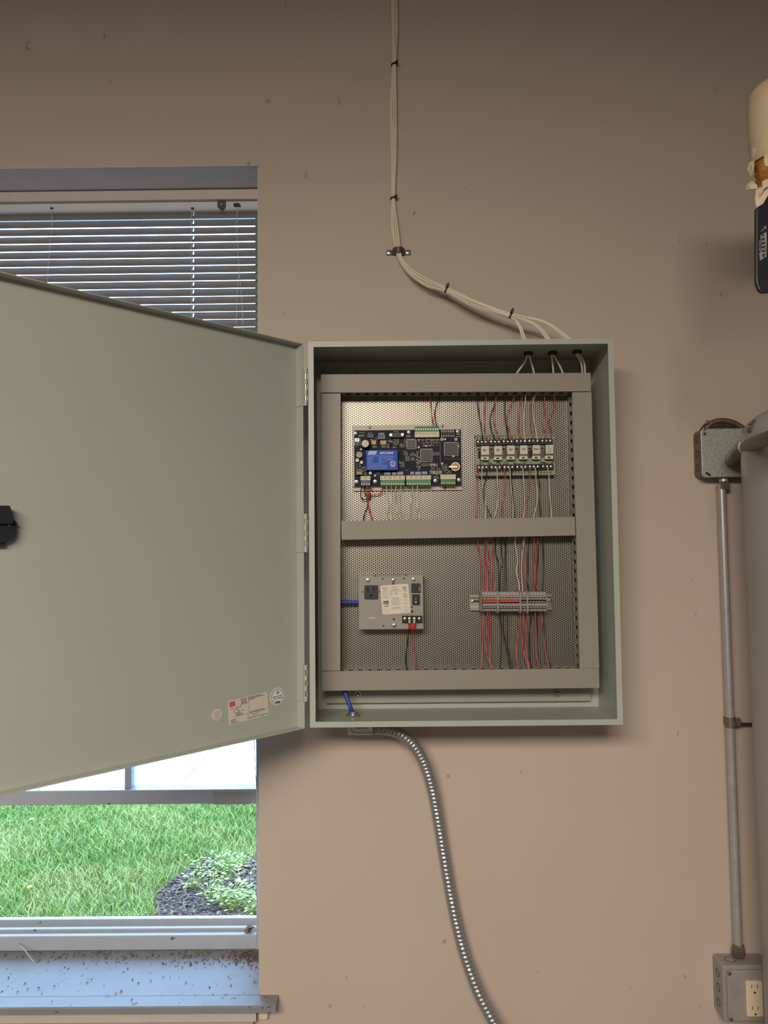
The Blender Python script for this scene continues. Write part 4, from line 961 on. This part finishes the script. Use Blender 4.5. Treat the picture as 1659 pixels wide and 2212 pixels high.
for pts in ([(562, 880), (560, 1000), (575, 1200), (622, 1345)], [(622, 880), (628, 970), (610, 1150), (624, 1345)], [(682, 880), (682, 1050), (700, 1200), (755, 1345)], [(750, 880), (735, 1000), (730, 1150), (744, 1345)], [(895, 880), (892, 980), (860, 1170), (866, 1345)], [(962, 880), (945, 1020), (955, 1150), (998, 1345)]):
    wire(pts, k1, 'w', 'white wire hanging from a green connector of the controller board', 'white wires below the controller', lambda t_: YPC-.012+.014*min(1, t_*2) if t_ < .5 else YPC+.002-.012*(t_-.5)*2)
ya = lambda t_: YPC-.011+.016*min(1, t_*2)
wire([(315, 880), (320, 1040), (335, 1160), (384, 1345)], k1, 'r', 'red wire under the blue connector reaching the middle duct', None, ya, .0015)
wire([(246, 880), (230, 1000), (258, 1058), (318, 1062), (320, 1150), (285, 1230), (262, 1345)], k1, 'k', 'black wire looping below the blue connector of the controller', None, ya, .0011)
wire([(282, 880), (285, 960), (305, 1020), (330, 1030)], k1, 'k', 'short black wire from the blue connector to the red wire nut', None, ya, .0011)
wire([(505, 885), (512, 940), (478, 990), (400, 1002), (350, 1000)], k1, 'r', 'red wire curling from a green connector to the wire nut', None, ya, .001)
a, b_ = at(*k1(335, 1040), YPC+.002), at(*k1(352, 972), YPC-.002)
tag(MB().cyl(a, b_, .0036, 12, .0024).build('wire_nut', M('wire_nut_red', (176, 36, 44), .4)), 'small red wire nut joining wires below the controller board', 'wire nut')
def lug(x0, y0, x1, y1, c, pts, lab):
    n_ = thing('black_wire' if c == 'k' else 'red_wire', lab, 'wire', p3(*pts[-1], YPF-.02))
    P = [p3(x0, y0, YS-.0085), p3(x1, y1, YS-.007)]
    MB().cyl(P[0], P[1], .0029, 12, .0034).build('crimp_sleeve', M('crimp_red', (196, 40, 50), .4), n_)
    MB().box(P[0].x-.0022, P[0].x+.0022, P[0].y-.0006, P[0].y+.0006, P[0].z-.001, P[0].z+.008).build('spade_tongue', m_steel, n_)
    W_ = [P[1], p3(x1+(pts[0][0]-x1)*.3, y1+25, YS-.004), p3(*pts[0], YPF-.025)]+[p3(*q, YPF-.012) for q in pts[1:-1]]+[p3(*pts[-1], YPF-.028)]
    MB().tube(spline(W_, 6), .0011, 7).build('jacket', m_blk if c == 'k' else m_red, n_)
lug(1165, 1020, 1172, 1118, 'k', [(1142, 1230), (1130, 1380), (1110, 1520), (1105, 1650), (1128, 1800)], 'black wire crimped to the power supply terminals')
lug(1242, 1020, 1240, 1118, 'r', [(1214, 1230), (1216, 1380), (1250, 1520), (1265, 1700), (1283, 1800)], 'red wire crimped to the power supply terminals')
# blue mains cable: up from the conduit, through the hinge-side duct, out to the power supply
CB = atZ(763, 1547, BZ+t)
YC = CB.y
pth = [CB-Z_*.02, CB+Z_*.004, at(757, 1528, YC+.01), at(743, 1490, YPF-.05+.022), at(731, 1462, YPF-.026), at(716, 1420, YPF-.026), at(715, 1340, YPF-.026), at(722, 1306, YPF-.026), at(740, 1301, YPF-.026), at(760, 1301, YPF-.024), p3(350, 684, YPF-.024)]
tag(MB().tube(spline(pth, 8), .0042, 12).build('blue_cable', m_blue), 'thick blue cable between the conduit fitting and the power supply', 'cable')

# ============================================================ armoured flexible conduit below the cabinet
m_flex = M('galvanised_flex', (166, 168, 170), .36, .7)
fc = thing('flexible_conduit', 'ribbed grey metal flexible conduit hanging below the cabinet', 'conduit', at(980, 1950, 0))
fx = [at(808, 1574, YC), at(835, 1576, YC+.002), at(862, 1584, YC+.008), at(892, 1609, YC+.02), at(916, 1648, -.045), at(934, 1705, -.034), at(948, 1780, -.026), at(961, 1860, -.022), at(975, 1940, -.022), at(990, 2010, -.024), at(1008, 2075, -.03), at(1034, 2145, -.04), at(1062, 2200, -.05), at(1100, 2270, -.06), at(1160, 2370, -.07), at(1250, 2500, -.075)]
dense = spline(fx, 60)
# resample evenly
res = [dense[0]]; step = .0011; acc = 0
for a, b_ in zip(dense, dense[1:]):
    L = (b_-a).length; 
    if L == 0: continue
    while acc+L >= step:
        a = a+(b_-a)*((step-acc)/L); L = (b_-a).length; acc = 0; res.append(a)
        if L == 0: break
    acc += L
def rib(s_, th): 
    return .0097+.0023*abs(math.sin(PI*s_/.0086+th*.5))**.7
MB().tube(res, .011, 18, True, rib).build('ribbed_armour', m_flex, fc)
ez = at(790, 1574, YC).z
fit = MB().tube(spline([Vector((CB.x, YC, BZ-.001)), Vector((CB.x, YC, ez+.006)), Vector((CB.x+.006, YC, ez)), Vector((CB.x+.02, YC, ez)), at(806, 1574, YC)], 5), .0125, 16)
fit.box(CB.x-.011, CB.x-.002, YC-.010, YC+.010, ez-.010, ez+.006)
m_cast = M('cast_zinc', (176, 178, 176), .35, .9)
ft = fit.build('elbow_fitting', m_cast, fc)
MB().cyl(at(800, 1573, YC-.013)+NR*-.004, at(800, 1573, YC-.013)+NR*.003, .004, 10).build('clamp_screw', m_steel, ft)
MB().tube([Vector((CB.x, YC, BZ+.0025)), Vector((CB.x, YC, BZ+.012))], .0098, 16).build('threaded_nipple', m_cast, fc)
MB().lathe([(.0145, 0), (.0145, .0035)], Vector((CB.x, YC, BZ+.0024)), X_, Y_, Z_, 8, False).build('lock_nut', m_cast, fc)

# ============================================================ white signal cables, their clamp and ties
cl_at = at(861, 543, 0)
offs_ = [(-4.5, 0), (-2.5, 1), (0, 0), (1.5, 1), (3.5, 0), (5.5, 1)]
mid = [(850, -40), (850.5, 60), (851, 139), (849.5, 230), (851, 330), (849, 428), (853, 490), (860, 543), (868, 565), (890, 592), (925, 612), (964, 627), (1030, 657), (1102, 681)]
mY = [-.006, -.006, -.006, -.006, -.006, -.006, -.008, -.009, -.012, -.022, -.033, -.042, -.054, -.066]
spread = [1, 1, .55, 1.05, 1.0, .55, 1.1, .9, 1.0, 1.1, 1.2, .9, 1.25, .85]
order = [4, 5, 2, 3, 0, 1]
rnd = random.Random(14)
for i in range(6):
    ox, lay = offs_[i]; P = []
    for k_, (px, py) in enumerate(mid):
        w_ = 1 if k_ in (0, 2, 5, 7, 11, 13) else rnd.uniform(.6, 1.4)
        ax = ox*spread[k_]*w_
        if k_ < 8: q = at(px+ax, py, mY[k_]-lay*.0038)
        else: q = at(px+ax*.5, py-ax*1.0, mY[k_]-lay*.0035)
        P.append(q)
    g_ = (i)//2; G = GR[g_]; s_ = -1 if i % 2 == 0 else 1
    ent = [((1121, 703), (1131, 728)), ((1152, 699), (1178, 724)), ((1172, 694), (1212, 719))][g_]
    # cables for the nearer bushings peel off below the others
    P[-1] = at(1102-1+g_*1.5, 681+4.5-g_*3.4-s_*.9, mY[-1]-.0015*s_)
    P.append(at(ent[0][0]+s_*1.4, ent[0][1]-s_*.8, (mY[-1]+G.y)/2))
    P.append(at(ent[1][0]+s_*2.2, ent[1][1]-s_*1.0, G.y+.004))
    P.append(Vector((G.x+s_*.0022, G.y, BZ+BH+.006))); P.append(Vector((G.x+s_*.0022, G.y, BZ+BH-.008)))
    inn = [[(1133, 783), (1117, 806)], [(1148, 784), (1153.5, 806)], [(1193.5, 784), (1195.5, 806)], [(1207, 786), (1215.5, 806)], [(1255, 783), (1258, 806)], [(1261, 781), (1264, 806)]][i]
    P.append(at(*inn[0], (G.y+YPF-.04)/2)); P.append(at(*inn[1], YPF-.03)); P.append(at(inn[1][0], inn[1][1]+14, YPF-.028))
    tag(MB().tube(spline(P, 7), .0021, 8).build('white_cable', m_cable), 'white cable from the wall bundle entering the cabinet roof bushing '+('farthest from the corner', 'between the other two', 'nearest the corner')[g_], 'cable', 'white cables of roof bushing %d' % (g_+1))
ties = [((851.5, 139), -.0085, 0, 'upper black cable tie on the upright white cable bundle'), ((849.8, 428), -.0085, 0, 'black cable tie on the upright bundle nearer the wall strap'), ((963.5, 626), -.044, 68, 'black cable tie on the slanting bundle nearer the wall strap'), ((1102.5, 681), -.068, 68, 'black cable tie where the white cables fan out above the cabinet')]
for (px, py), Yc, ang, lab in ties:
    C = at(px, py, Yc); a = math.radians(ang-90); D = Vector((math.cos(a), 0, math.sin(a))) if ang else Vector((0, 0, -1))
    if ang: D = Vector((math.cos(math.radians(-22)), 0, math.sin(math.radians(-22))))
    Sd = D.cross(NR).normalized()
    if Sd.z < 0: Sd = -Sd
    if not ang: Sd = (X_+Z_*.25).normalized()
    tt = thing('cable_tie', lab, 'cable tie', C)
    rx_, ry_ = .0066, .0048; N1 = Sd.cross(D).normalized()
    band = []
    for q in range(20):
        t_ = 2*PI*q/20; band.append(C+Sd*rx_*math.cos(t_)+NR*ry_*math.sin(t_))
    vs = []; fs = []
    for q in range(20):
        t_ = 2*PI*q/20; u = Sd*math.cos(t_)*1.0+NR*math.sin(t_)
        for e in (-.0018, .0018):
            for rr_ in (0, .0009): vs.append(C+Sd*(rx_+rr_)*math.cos(t_)+NR*(ry_+rr_)*math.sin(t_)+D*e)
    for q in range(20):
        n_ = (q+1) % 20
        for aa, bb in ((0, 1), (1, 3), (3, 2), (2, 0)): fs.append((q*4+aa, n_*4+aa, n_*4+bb, q*4+bb))
    MB().add(vs, fs).build('strap', m_black, tt)
    hd = C+Sd*(.0056 if not ang else .0075)+NR*.0045
    MB().obox(hd, Sd, D, NR, -.003, .0035, -.0032, .0032, -.0025, .003).build('head', m_black, tt, .0005)
    if ang: MB().obox(hd+Sd*.003, (Sd+NR*.3).normalized(), D, NR, 0, .004, -.0022, .0022, -.0015, .0005).build('tail', m_black, tt)
st = thing('pipe_strap', 'grey two-hole strap screwed over the white cables on the wall', 'strap', cl_at)
m_strap = M('strap_steel', (104, 98, 92), .45, .7)
k_ = sz(-.004); c0 = at(861, 546, -.0005)
prof = [(-27*k_, 0), (-27*k_, .0018), (-15*k_, .0022)]+[(13.5*k_*math.cos(a), .0015+.0195*math.sin(a)) for a in [PI-PI*q/12 for q in range(13)]]+[(15*k_, .0022), (27*k_, .0018), (27*k_, 0), (16*k_, 0)]+[(11.5*k_*math.cos(a), .0172*math.sin(a)) for a in [PI*q/12 for q in range(13)]]+[(-16*k_, 0)]
vs = [c0+X_*p_[0]+NR*p_[1]+Z_*h for h in (-6*k_, 6*k_) for p_ in prof]; n_ = len(prof)
sm = MB(); half = 16
outer = [(-27*k_, .0018), (-15.5*k_, .0020)]+[(13.5*k_*math.cos(a), .0015+.0195*math.sin(a)) for a in [PI-PI*q/12 for q in range(13)]]+[(15.5*k_, .0020), (27*k_, .0018)]
inner = [(-27*k_, 0), (-13.5*k_, 0)]+[(11.5*k_*math.cos(a), .0178*math.sin(a)) for a in [PI-PI*q/12 for q in range(13)]]+[(13.5*k_, 0), (27*k_, 0)]
for q in range(len(outer)-1):
    quad = [outer[q], outer[q+1], inner[q+1], inner[q]]
    vv = [c0+X_*p_[0]+NR*p_[1]+Z_*h for h in (-6*k_, 6*k_) for p_ in quad]
    sm.add(vv, [(0, 1, 2, 3), (7, 6, 5, 4), (0, 4, 5, 1), (1, 5, 6, 2), (2, 6, 7, 3), (3, 7, 4, 0)])
sm.build('band', m_strap, st)
for dx in (-21, 20): screw_on(c0+X_*dx*k_+NR*.0019, 5.2*k_, st, M('strap_screw', (196, 190, 182), .3, .9), h=.003)

# ============================================================ junction box, flexible cable and conduit run (8.295x crop at 1459, 860)
def k6(x, y): return 1459+x/8.295, 860+y/8.295
YJ = -.042
m_jb = M('junction_steel', (116, 106, 96), .5, .3, var=.1, vs=30)
m_galv = M('galvanised_spangle', (190, 188, 180), .38, .55, var=.3, vs=330)
jb = thing('junction_box', 'square steel junction box with a spangled galvanised cover on the wall', 'junction box', at(*k6(810, 980), 0))
x0, x1, z0, z1 = rect(*k6(470, 545), *k6(1310, 1412), YJ)
cx, cz = (x0+x1)/2, (z0+z1)/2
MB().prism(rrect(x1-x0+.001, z1-z0+.001, .011), Vector((cx, 0, cz)), X_, Z_, NR, .0008, -YJ-.0015).build('body', m_jb, jb, .001)
cvp = MB().prism(rrect(x1-x0, z1-z0, .006), Vector((cx, 0, cz)), X_, Z_, NR, -YJ-.0014, -YJ).build('cover', m_galv, jb, .0004)
P = at(*k6(588, 1360), YJ); A = (X_-Z_*.62).normalized(); B = A.cross(NR)
MB().prism([(p_[0], p_[1]) for p_ in rrect(.0125, .0048, .0023)], P, A, B, NR, 0, .0003).build('screw_slot', m_black, cvp)
screw_on(at(*k6(520, 640), YJ), .0036, cvp, M('dark_screw', (110, 104, 96), .4, .8))
for zz in (.032, .0, -.03): MB().ring(Vector((x0-.0006, YJ*.5, cz+zz)), Y_, Z_, -X_, .0072, .0082, 0, .0007, 16).build('knockout', M('knockout_dark', (60, 54, 48), .6), jb)
# armoured cable arching over the box
ac = thing('armoured_cable', 'dull brown armoured cable arching over the top of the junction box', 'cable', at(*k6(800, 420), 0))
pa = [at(*k6(515, 600), -.030), at(*k6(560, 520), -.031), at(*k6(640, 455), -.032), at(*k6(750, 415), -.032), at(*k6(880, 408), -.031), at(*k6(1010, 435), -.030), at(*k6(1110, 480), -.028), at(*k6(1250, 570), -.026), at(*k6(1450, 720), -.022)]
d2 = spline(pa, 30)
MB().tube(d2, .0062, 12, True, lambda s_, t_: .0062+.0003*math.sin(2*PI*s_/.0042+t_)).build('armour', M('old_armour', (112, 98, 80), .5, .6), ac)
MB().cyl(at(*k6(500, 610), -.030), at(*k6(585, 500), -.032), .0095, 12).build('cable_clamp', M('old_clamp', (84, 76, 64), .5, .6), ac)
screw_on(at(*k6(570, 430), -.042), .0042, ac, M('clamp_screw_steel', (170, 160, 146), .35, .9)); screw_on(at(*k6(515, 555), -.042), .0042, ac, M('clamp_screw_steel', (170, 160, 146), .35, .9))
# upright thin-wall conduit
em = thing('steel_conduit', 'thin straight galvanised conduit between junction box and receptacle box', 'conduit', at(1580, 1560, 0))
YE = -.022
e_top, e_bot = at(1559.0, 1068, YE), at(1594.5, 2048, YE)
m_emt = M('galvanised_conduit', (176, 174, 172), .34, .4, var=.08, vs=60)
MB().cyl(e_top+(e_top-e_bot).normalized()*.022, e_bot, .0089, 20).build('tube', m_emt, em)
cc_ = at(*k6(862, 1530), YE)
MB().lathe([(.0098, .0), (.0098, .006), (.0108, .0065), (.0108, .012), (.0095, .0125)], Vector((cc_.x, YE, at(*k6(862, 1500), YE).z)), X_, Y_, Z_, 18).build('box_connector', m_emt, em)
MB().lathe([(.0142, 0), (.0142, .0145)], Vector((cc_.x, YE, at(*k6(862, 1632), YE).z)), X_, Y_, Z_, 6, False).build('hex_nut', M('bright_nut', (196, 190, 178), .3, 1.0), em)
cn_ = Vector((e_bot.x, YE, at(1597, 2066, YE).z))
MB().lathe([(.0118, 0), (.0142, .003), (.0142, .014), (.0125, .022), (.0100, .026)], cn_, X_, Y_, Z_, 6, False).build('hex_nut', M('dull_nut', (130, 122, 112), .45, .8), em)
# hanger with its bolt
hg = thing('conduit_hanger', 'steel hanger band with a long bolt gripping the upright conduit', 'bracket', at(1580, 1558, 0))
hc = at(1577.6, 1560, YE); hz_ = 22*sz(YE)/2
MB().ring(hc-Z_*hz_, X_, Y_, Z_, .0092, .0106, 0, 2*hz_, 20).build('band', M('hanger_steel', (122, 114, 104), .5, .6), hg)
MB().box(hc.x+.008, hc.x+.021, YE-.003, YE+.003, hc.z-hz_*.8, hc.z+hz_*.8).box(hc.x-.006, hc.x+.006, YE+.009, -.0008, hc.z-hz_*.7, hc.z+hz_*.7).build('ears', M('hanger_steel', (122, 114, 104), .5, .6), hg, .0006)
b0 = at(1599, 1564, YE); b1 = at(1624, 1564, YE)
MB().cyl(b0, b1, .0028, 10).build('bolt', M('bolt_dark', (78, 66, 56), .5, .6), hg)
screw_on(at(1588, 1565, YE-.011), .0035, hg)
# receptacle box (7.09x crop at 1520, 1900)
def k7(x, y): return 1520+x/7.09, 1900+y/7.09
YQ = -.056
rq = thing('receptacle_box', 'weathered grey steel receptacle box at the foot of the conduit', 'outlet box', at(1610, 2140, 0))
x0, z1 = at(*k7(318, 1700), YQ).x, at(*k7(640, 1345), YQ).z
wq = .1016; x1 = x0+wq; z0 = z1-.112
m_rq = M('box_old_paint', (152, 144, 141), .5, .1, var=.08, vs=30)
cx, cz = (x0+x1)/2, (z0+z1)/2
MB().prism(rrect(x1-x0, z1-z0, .005), Vector((cx, 0, cz)), X_, Z_, NR, .0008, -YQ-.009).build('body', m_rq, rq, .0008)
cvq = MB()
cvq.prism(rrect(x1-x0+.001, z1-z0+.001, .006), Vector((cx, 0, cz)), X_, Z_, NR, -YQ-.0089, -YQ-.005)
oq = MB().prism(rrect(x1-x0-.012, z1-z0-.012, .008), Vector((cx, 0, cz)), X_, Z_, NR, -YQ-.005, -YQ+.002)
cvq.add(oq.v, oq.f)
cvq = cvq.build('raised_cover', m_rq, rq, .002)
for sx_, sz_ in ((-1, 1), (-1, -1), (1, 1), (1, -1)): screw_on(Vector((cx+sx_*.0405, YQ+.005-.0072, cz+sz_*.0455)), .0042, cvq, M('cover_screw', (140, 132, 118), .45, .7))
ro = [at(*k7(642, 1550), YQ-.004), at(*k7(912, 2092), YQ-.004)]
ox_, oz_ = (ro[0].x+ro[1].x)/2, (ro[0].z+ro[1].z)/2; ow, oh = ro[1].x-ro[0].x, ro[0].z-ro[1].z
rc_ = MB().prism(rrect(ow, oh, .003), Vector((ox_, YQ-.002, oz_)), X_, Z_, NR, 0, .0035).build('receptacle', M('receptacle_ivory', (216, 200, 172), .4), rq, .0006)
for sgn in (1, -1):
    cz2 = oz_+oh*(.31 if sgn > 0 else -.30)
    for dx, hh in ((-.16, .0036), (.19, .0032)): MB().box(ox_+ow*dx-.0006, ox_+ow*dx+.0006, YQ-.0058, YQ-.0054, cz2+.003-hh, cz2+.003+hh).build('blade_slot', m_slot, rc_)
    MB().lathe([(.0021, 0), (.0021, .0003)], Vector((ox_+ow*.02, YQ-.0055, cz2-.0095)), X_, Z_, NR, 12).build('ground_hole', m_slot, rc_)
pk = at(*k7(370, 1285), -.02); MB().ring(Vector((x0+.026, -.026, z1+.0001)), X_, Y_, Z_, .0098, .0108, 0, .0006, 20).build('knockout', M('knockout_dark', (60, 54, 48), .6), rq)
for zz in (.03, 0, -.03): MB().ring(Vector((x0-.0003, -.026, cz+zz)), Y_, Z_, -X_, .0072, .0082, 0, .0006, 16).build('knockout', M('knockout_dark', (60, 54, 48), .6), rq)

# ============================================================ grey tank standing on the floor
TCY, TR = -.225, .200
pl = at(1613, 1300, -.14)
lean = math.radians(.55)
dray = ray(1613, 1300); dr2 = Vector((dray.x, dray.y, 0)).normalized(); nl = Vector((-dr2.y, dr2.x, 0))
# centre such that the left silhouette runs through that pixel
tcx = None
lo_, hi_ = .5, 1.4
for _ in range(60):
    mid_ = (lo_+hi_)/2; C = Vector((mid_, TCY, 0)); dd = abs((C-Vector((CAM.x, CAM.y, 0))).cross(dr2).z)
    if dd < TR: lo_ = mid_
    else: hi_ = mid_
tcx = (lo_+hi_)/2
ztop = at(1659, 858, -.20).z
m_tank = M('tank_grey_enamel', (164, 157, 156), .38, var=.02, vs=5, spec=.4)
ax = Vector((-math.sin(lean), 0, math.cos(lean))); pz = pl.z
base_c = Vector((tcx, TCY, pz))-ax*(pz/ax.z)
Ht = ztop/ax.z
pr = [(TR*.97, 0.0), (TR, .01)]+[(TR, Ht-.075)]+[(TR-.13+.13*math.cos(a), Ht-.075+.068*math.sin(a)) for a in [PI/2*q/14 for q in range(1, 15)]]+[(.001, Ht)]
bx_ = Vector((ax.z, 0, -ax.x))
tk = thing('water_tank', 'tall grey enamelled tank with rounded shoulder standing beside the conduit', 'tank', base_c)
MB().lathe(pr, base_c, bx_, Y_, ax, 72, True).build('shell', m_tank, tk)
# small bracket with bolt on the shoulder
dv = ray(1625, 920).normalized()
def tank_r(h):
    if h > Ht: return -1
    for (r0, h0), (r1, h1) in zip(pr, pr[1:]):
        if h0 <= h <= h1: return r0+(r1-r0)*(h-h0)/max(1e-9, h1-h0)
    return -1
hit = CAM.copy()
for s_ in range(30000):
    hit = CAM+dv*(1.2+s_*.00004); rel_ = hit-base_c; h = rel_.dot(ax)
    if (rel_-ax*h).length < tank_r(h): break
g_ = hit-base_c; h = g_.dot(ax); rad = (g_-ax*h).normalized(); sl_ = (tank_r(h+.002)-tank_r(h-.002))/.004
nv = (rad-ax*sl_).normalized(); tv = ax.cross(nv).normalized(); uv = nv.cross(tv)
if tv.x < 0: tv = -tv
if uv.z < 0: uv = -uv
bk = MB().obox(hit, tv, uv, nv, -.0045, .0045, -.013, .012, -.003, .003).build('bracket', M('tank_bracket', (88, 76, 68), .5), tk, .0006)
MB().lathe([(.0045, .0015), (.0045, .008), (.003, .010)], hit-uv*.003, tv, uv, nv, 8, False).build('bracket_bolt', m_steel, tk)
# flexible connector leaving the junction box cover, passing in front of the tank
fl = thing('flex_whip', 'dark grey flexible conduit elbow leaving the junction box cover past the tank', 'conduit', at(1600, 985, -.08))
pe = [at(1582, 992, YJ-.001), at(1585, 990, -.075), at(1594, 981, -.115), at(1608, 969, -.15)]
MB().tube(spline(pe, 8), .0155, 18).build('elbow', M('elbow_dark', (84, 80, 74), .45, .5), fl)
MB().tube([at(1603, 973, -.14), at(1612, 965, -.165)], .0172, 18).build('collar', M('collar_bronze', (92, 76, 60), .4, .6), fl)
MB().tube([at(1610.5, 966.5, -.162), at(1613, 964.5, -.168)], .0166, 18).build('collar_ring', M('ring_pale', (190, 176, 158), .4), fl)
pw = [at(1611, 967, -.165), at(1632, 957, -.255), at(1657, 948, -.345), at(1690, 935, -.42), at(1760, 905, -.47)]
MB().tube(spline(pw, 20), .0106, 16, True, lambda s_, t_: .0128+.0006*math.sin(2*PI*s_/.006)).build('flexible_tube', M('flex_sheath', (112, 106, 92), .45, .3), fl)

# ============================================================ insulated pipe fitting and its valve lever
YV = -.50
pv = thing('insulated_pipe', 'cream jacketed pipe insulation torn open over yellow fibreglass', 'pipe', at(1690, 300, YV))
kv = sz(YV); ccx = at(1676, 300, YV).x
z = lambda py: at(1640, py, YV).z
prof = [(.004, z(172)), (.018, z(178)), (.030, z(190)), (.038, z(205)), (.0405, z(232)), (.040, z(280)), (.0385, z(330)), (.0375, z(352))]
prof = [(r, h) for r, h in prof][::-1]
o = Vector((ccx, YV, 0))
MB().lathe(prof, o, X_, Y_, Z_, 28, True, False, True).build('jacket', M('insulation_jacket', (206, 184, 152), .7, var=.06, vs=30, bump=.3, bs=60), pv)
fm = MB(); rnd = random.Random(4); seg = 26; rows = 12; vv = []
for i in range(rows):
    h = z(318)+(z(408)-z(318))*i/(rows-1)
    for j in range(seg):
        t_ = 2*PI*j/seg; rr_ = .034-.004*(i/(rows-1))+rnd.uniform(-.004, .003); vv.append(Vector((ccx+rr_*math.cos(t_), YV+rr_*math.sin(t_), h+rnd.uniform(-.002, .002))))
fm.add(vv, [(i*seg+j, i*seg+(j+1) % seg, (i+1)*seg+(j+1) % seg, (i+1)*seg+j) for i in range(rows-1) for j in range(seg)], True)
fm.build('fibreglass', M('fibreglass_yellow', (196, 134, 60), .95, var=.35, vs=90, bump=.8, bs=150), pv)
def shard(pts, name='torn_flap', col=(214, 196, 166), dy=0.0):
    P = [at(x, y, YV-.038+d+dy) for x, y, d in pts]; n_ = len(P); c = sum(P, Vector())/n_
    top = [p_+NR*.0012 for p_ in P]; m = MB(); m.add(P+top, [tuple(range(n_))[::-1], tuple(range(n_, 2*n_))]+[(i, (i+1) % n_, n_+(i+1) % n_, n_+i) for i in range(n_)])
    return m.build(name, M('torn_paper', col, .8, var=.15, vs=50), pv)
shard([(1625, 347, .01), (1629, 350, .004), (1628, 372, .0), (1624, 382, .004), (1619, 376, .012), (1614, 366, .016), (1618, 352, .014)])
shard([(1624, 318, .004), (1634, 322, -.004), (1641, 312, -.008), (1647, 302, -.008), (1639, 316, -.006), (1630, 331, 0), (1626, 345, .006)])
shard([(1608.5, 411, .02), (1614, 398, .014), (1624, 390, .004), (1634, 400, .0), (1636, 408, .0), (1622, 409, .006)])
shard([(1646, 392, -.006), (1662, 386, -.008), (1664, 400, -.008), (1650, 408, -.008), (1640, 424, -.004), (1646, 404, -.006)], col=(206, 176, 120))
shard([(1632, 410, .004), (1645, 404, -.002), (1662, 398, -.004), (1662, 416, -.004), (1648, 440, -.002), (1634, 450, .004), (1630, 430, .006)])
shard([(1650, 338, -.012), (1662, 328, -.012), (1664, 350, -.012), (1662, 362, -.012), (1652, 358, -.012), (1650, 348, -.012)], col=(196, 190, 180))
MB().tube([Vector((ccx, YV, z(452))), Vector((ccx, YV, z(300)))], .021, 16).build('valve_body', M('valve_steel', (84, 66, 58), .5, .6), pv)
# run of pipe that carries the fitting, leaving to the side wall
MB().cyl(Vector((ccx+.01, YV, z(240))), Vector((1.69, YV, z(240))), .04, 24).build('side_run', M('insulation_jacket', (206, 184, 152)), pv)
vl = thing('valve_lever', 'dark navy vinyl-coated valve lever hanging below the torn insulation', 'handle', at(1655, 540, YV-.03))
YL = YV-.035
lv = [(1631, 452), (1640, 445), (1652, 440), (1682, 440), (1686, 460), (1685, 590), (1681, 615), (1672, 628), (1660, 633), (1645, 634), (1637, 628), (1632, 615), (1630.5, 600)]
P = [at(x, y, YL) for x, y in lv]; o = P[0]
lvm = MB().prism([(q.x-o.x, q.z-o.z) for q in P], o, X_, Z_, NR, -.004, .004).build('grip', M('vinyl_navy', (34, 36, 46), .42), vl, .0018)
MB().cyl(at(1672, 452, YL+.004), at(1672, 452, YV), .008, 12).build('stem', m_steel, vl)
def lpoly(pts, nm, mat, n0=.0041, th=.0003):
    Q = [at(x, y, YL) for x, y in pts]; o = Q[0]
    return MB().prism([(q.x-o.x, q.z-o.z) for q in Q], o, X_, Z_, NR, n0, n0+th).build(nm, mat, lvm)
m_em = M('emblem_silver', (150, 144, 140), .5)
def z9(x, y): return 1615+x/11.07, 440+y/11.07
lpoly([z9(275, 790), z9(415, 700), z9(425, 880), z9(412, 1295), z9(262, 1390), z9(250, 1240), z9(242, 1120), z9(290, 1150), z9(285, 1000)], 'emblem', m_em)
lpoly([z9(275, 695), z9(350, 620), z9(370, 570), z9(405, 550), z9(405, 640), z9(385, 615), z9(300, 690)], 'emblem_mark', m_em)
ov = at(*z9(340, 1040), YL); MB().prism(circ(.0032, 20, ry=.0185), ov, (X_+Z_*.12).normalized(), Z_, NR, .0044, .0046).build('emblem_oval', M('emblem_brown', (66, 50, 44), .5), lvm)
b = MB()
for q in range(5):
    c = at(*z9(338, 830+q*95), YL); b.obox(c, (X_+Z_*.35).normalized(), (Z_-X_*.35).normalized(), NR, -.0026, .0026, -.0012, .0012, .0046, .0048)
b.build('emblem_strokes', m_em, lvm)
b = MB()
for q in range(6):
    c = at(*z9(258, 930+q*60), YL); b.obox(c, X_, Z_, NR, -.0008, .0008, -.0012, .0012, .0041, .0044)
b.build('emblem_small_print', m_em, lvm)
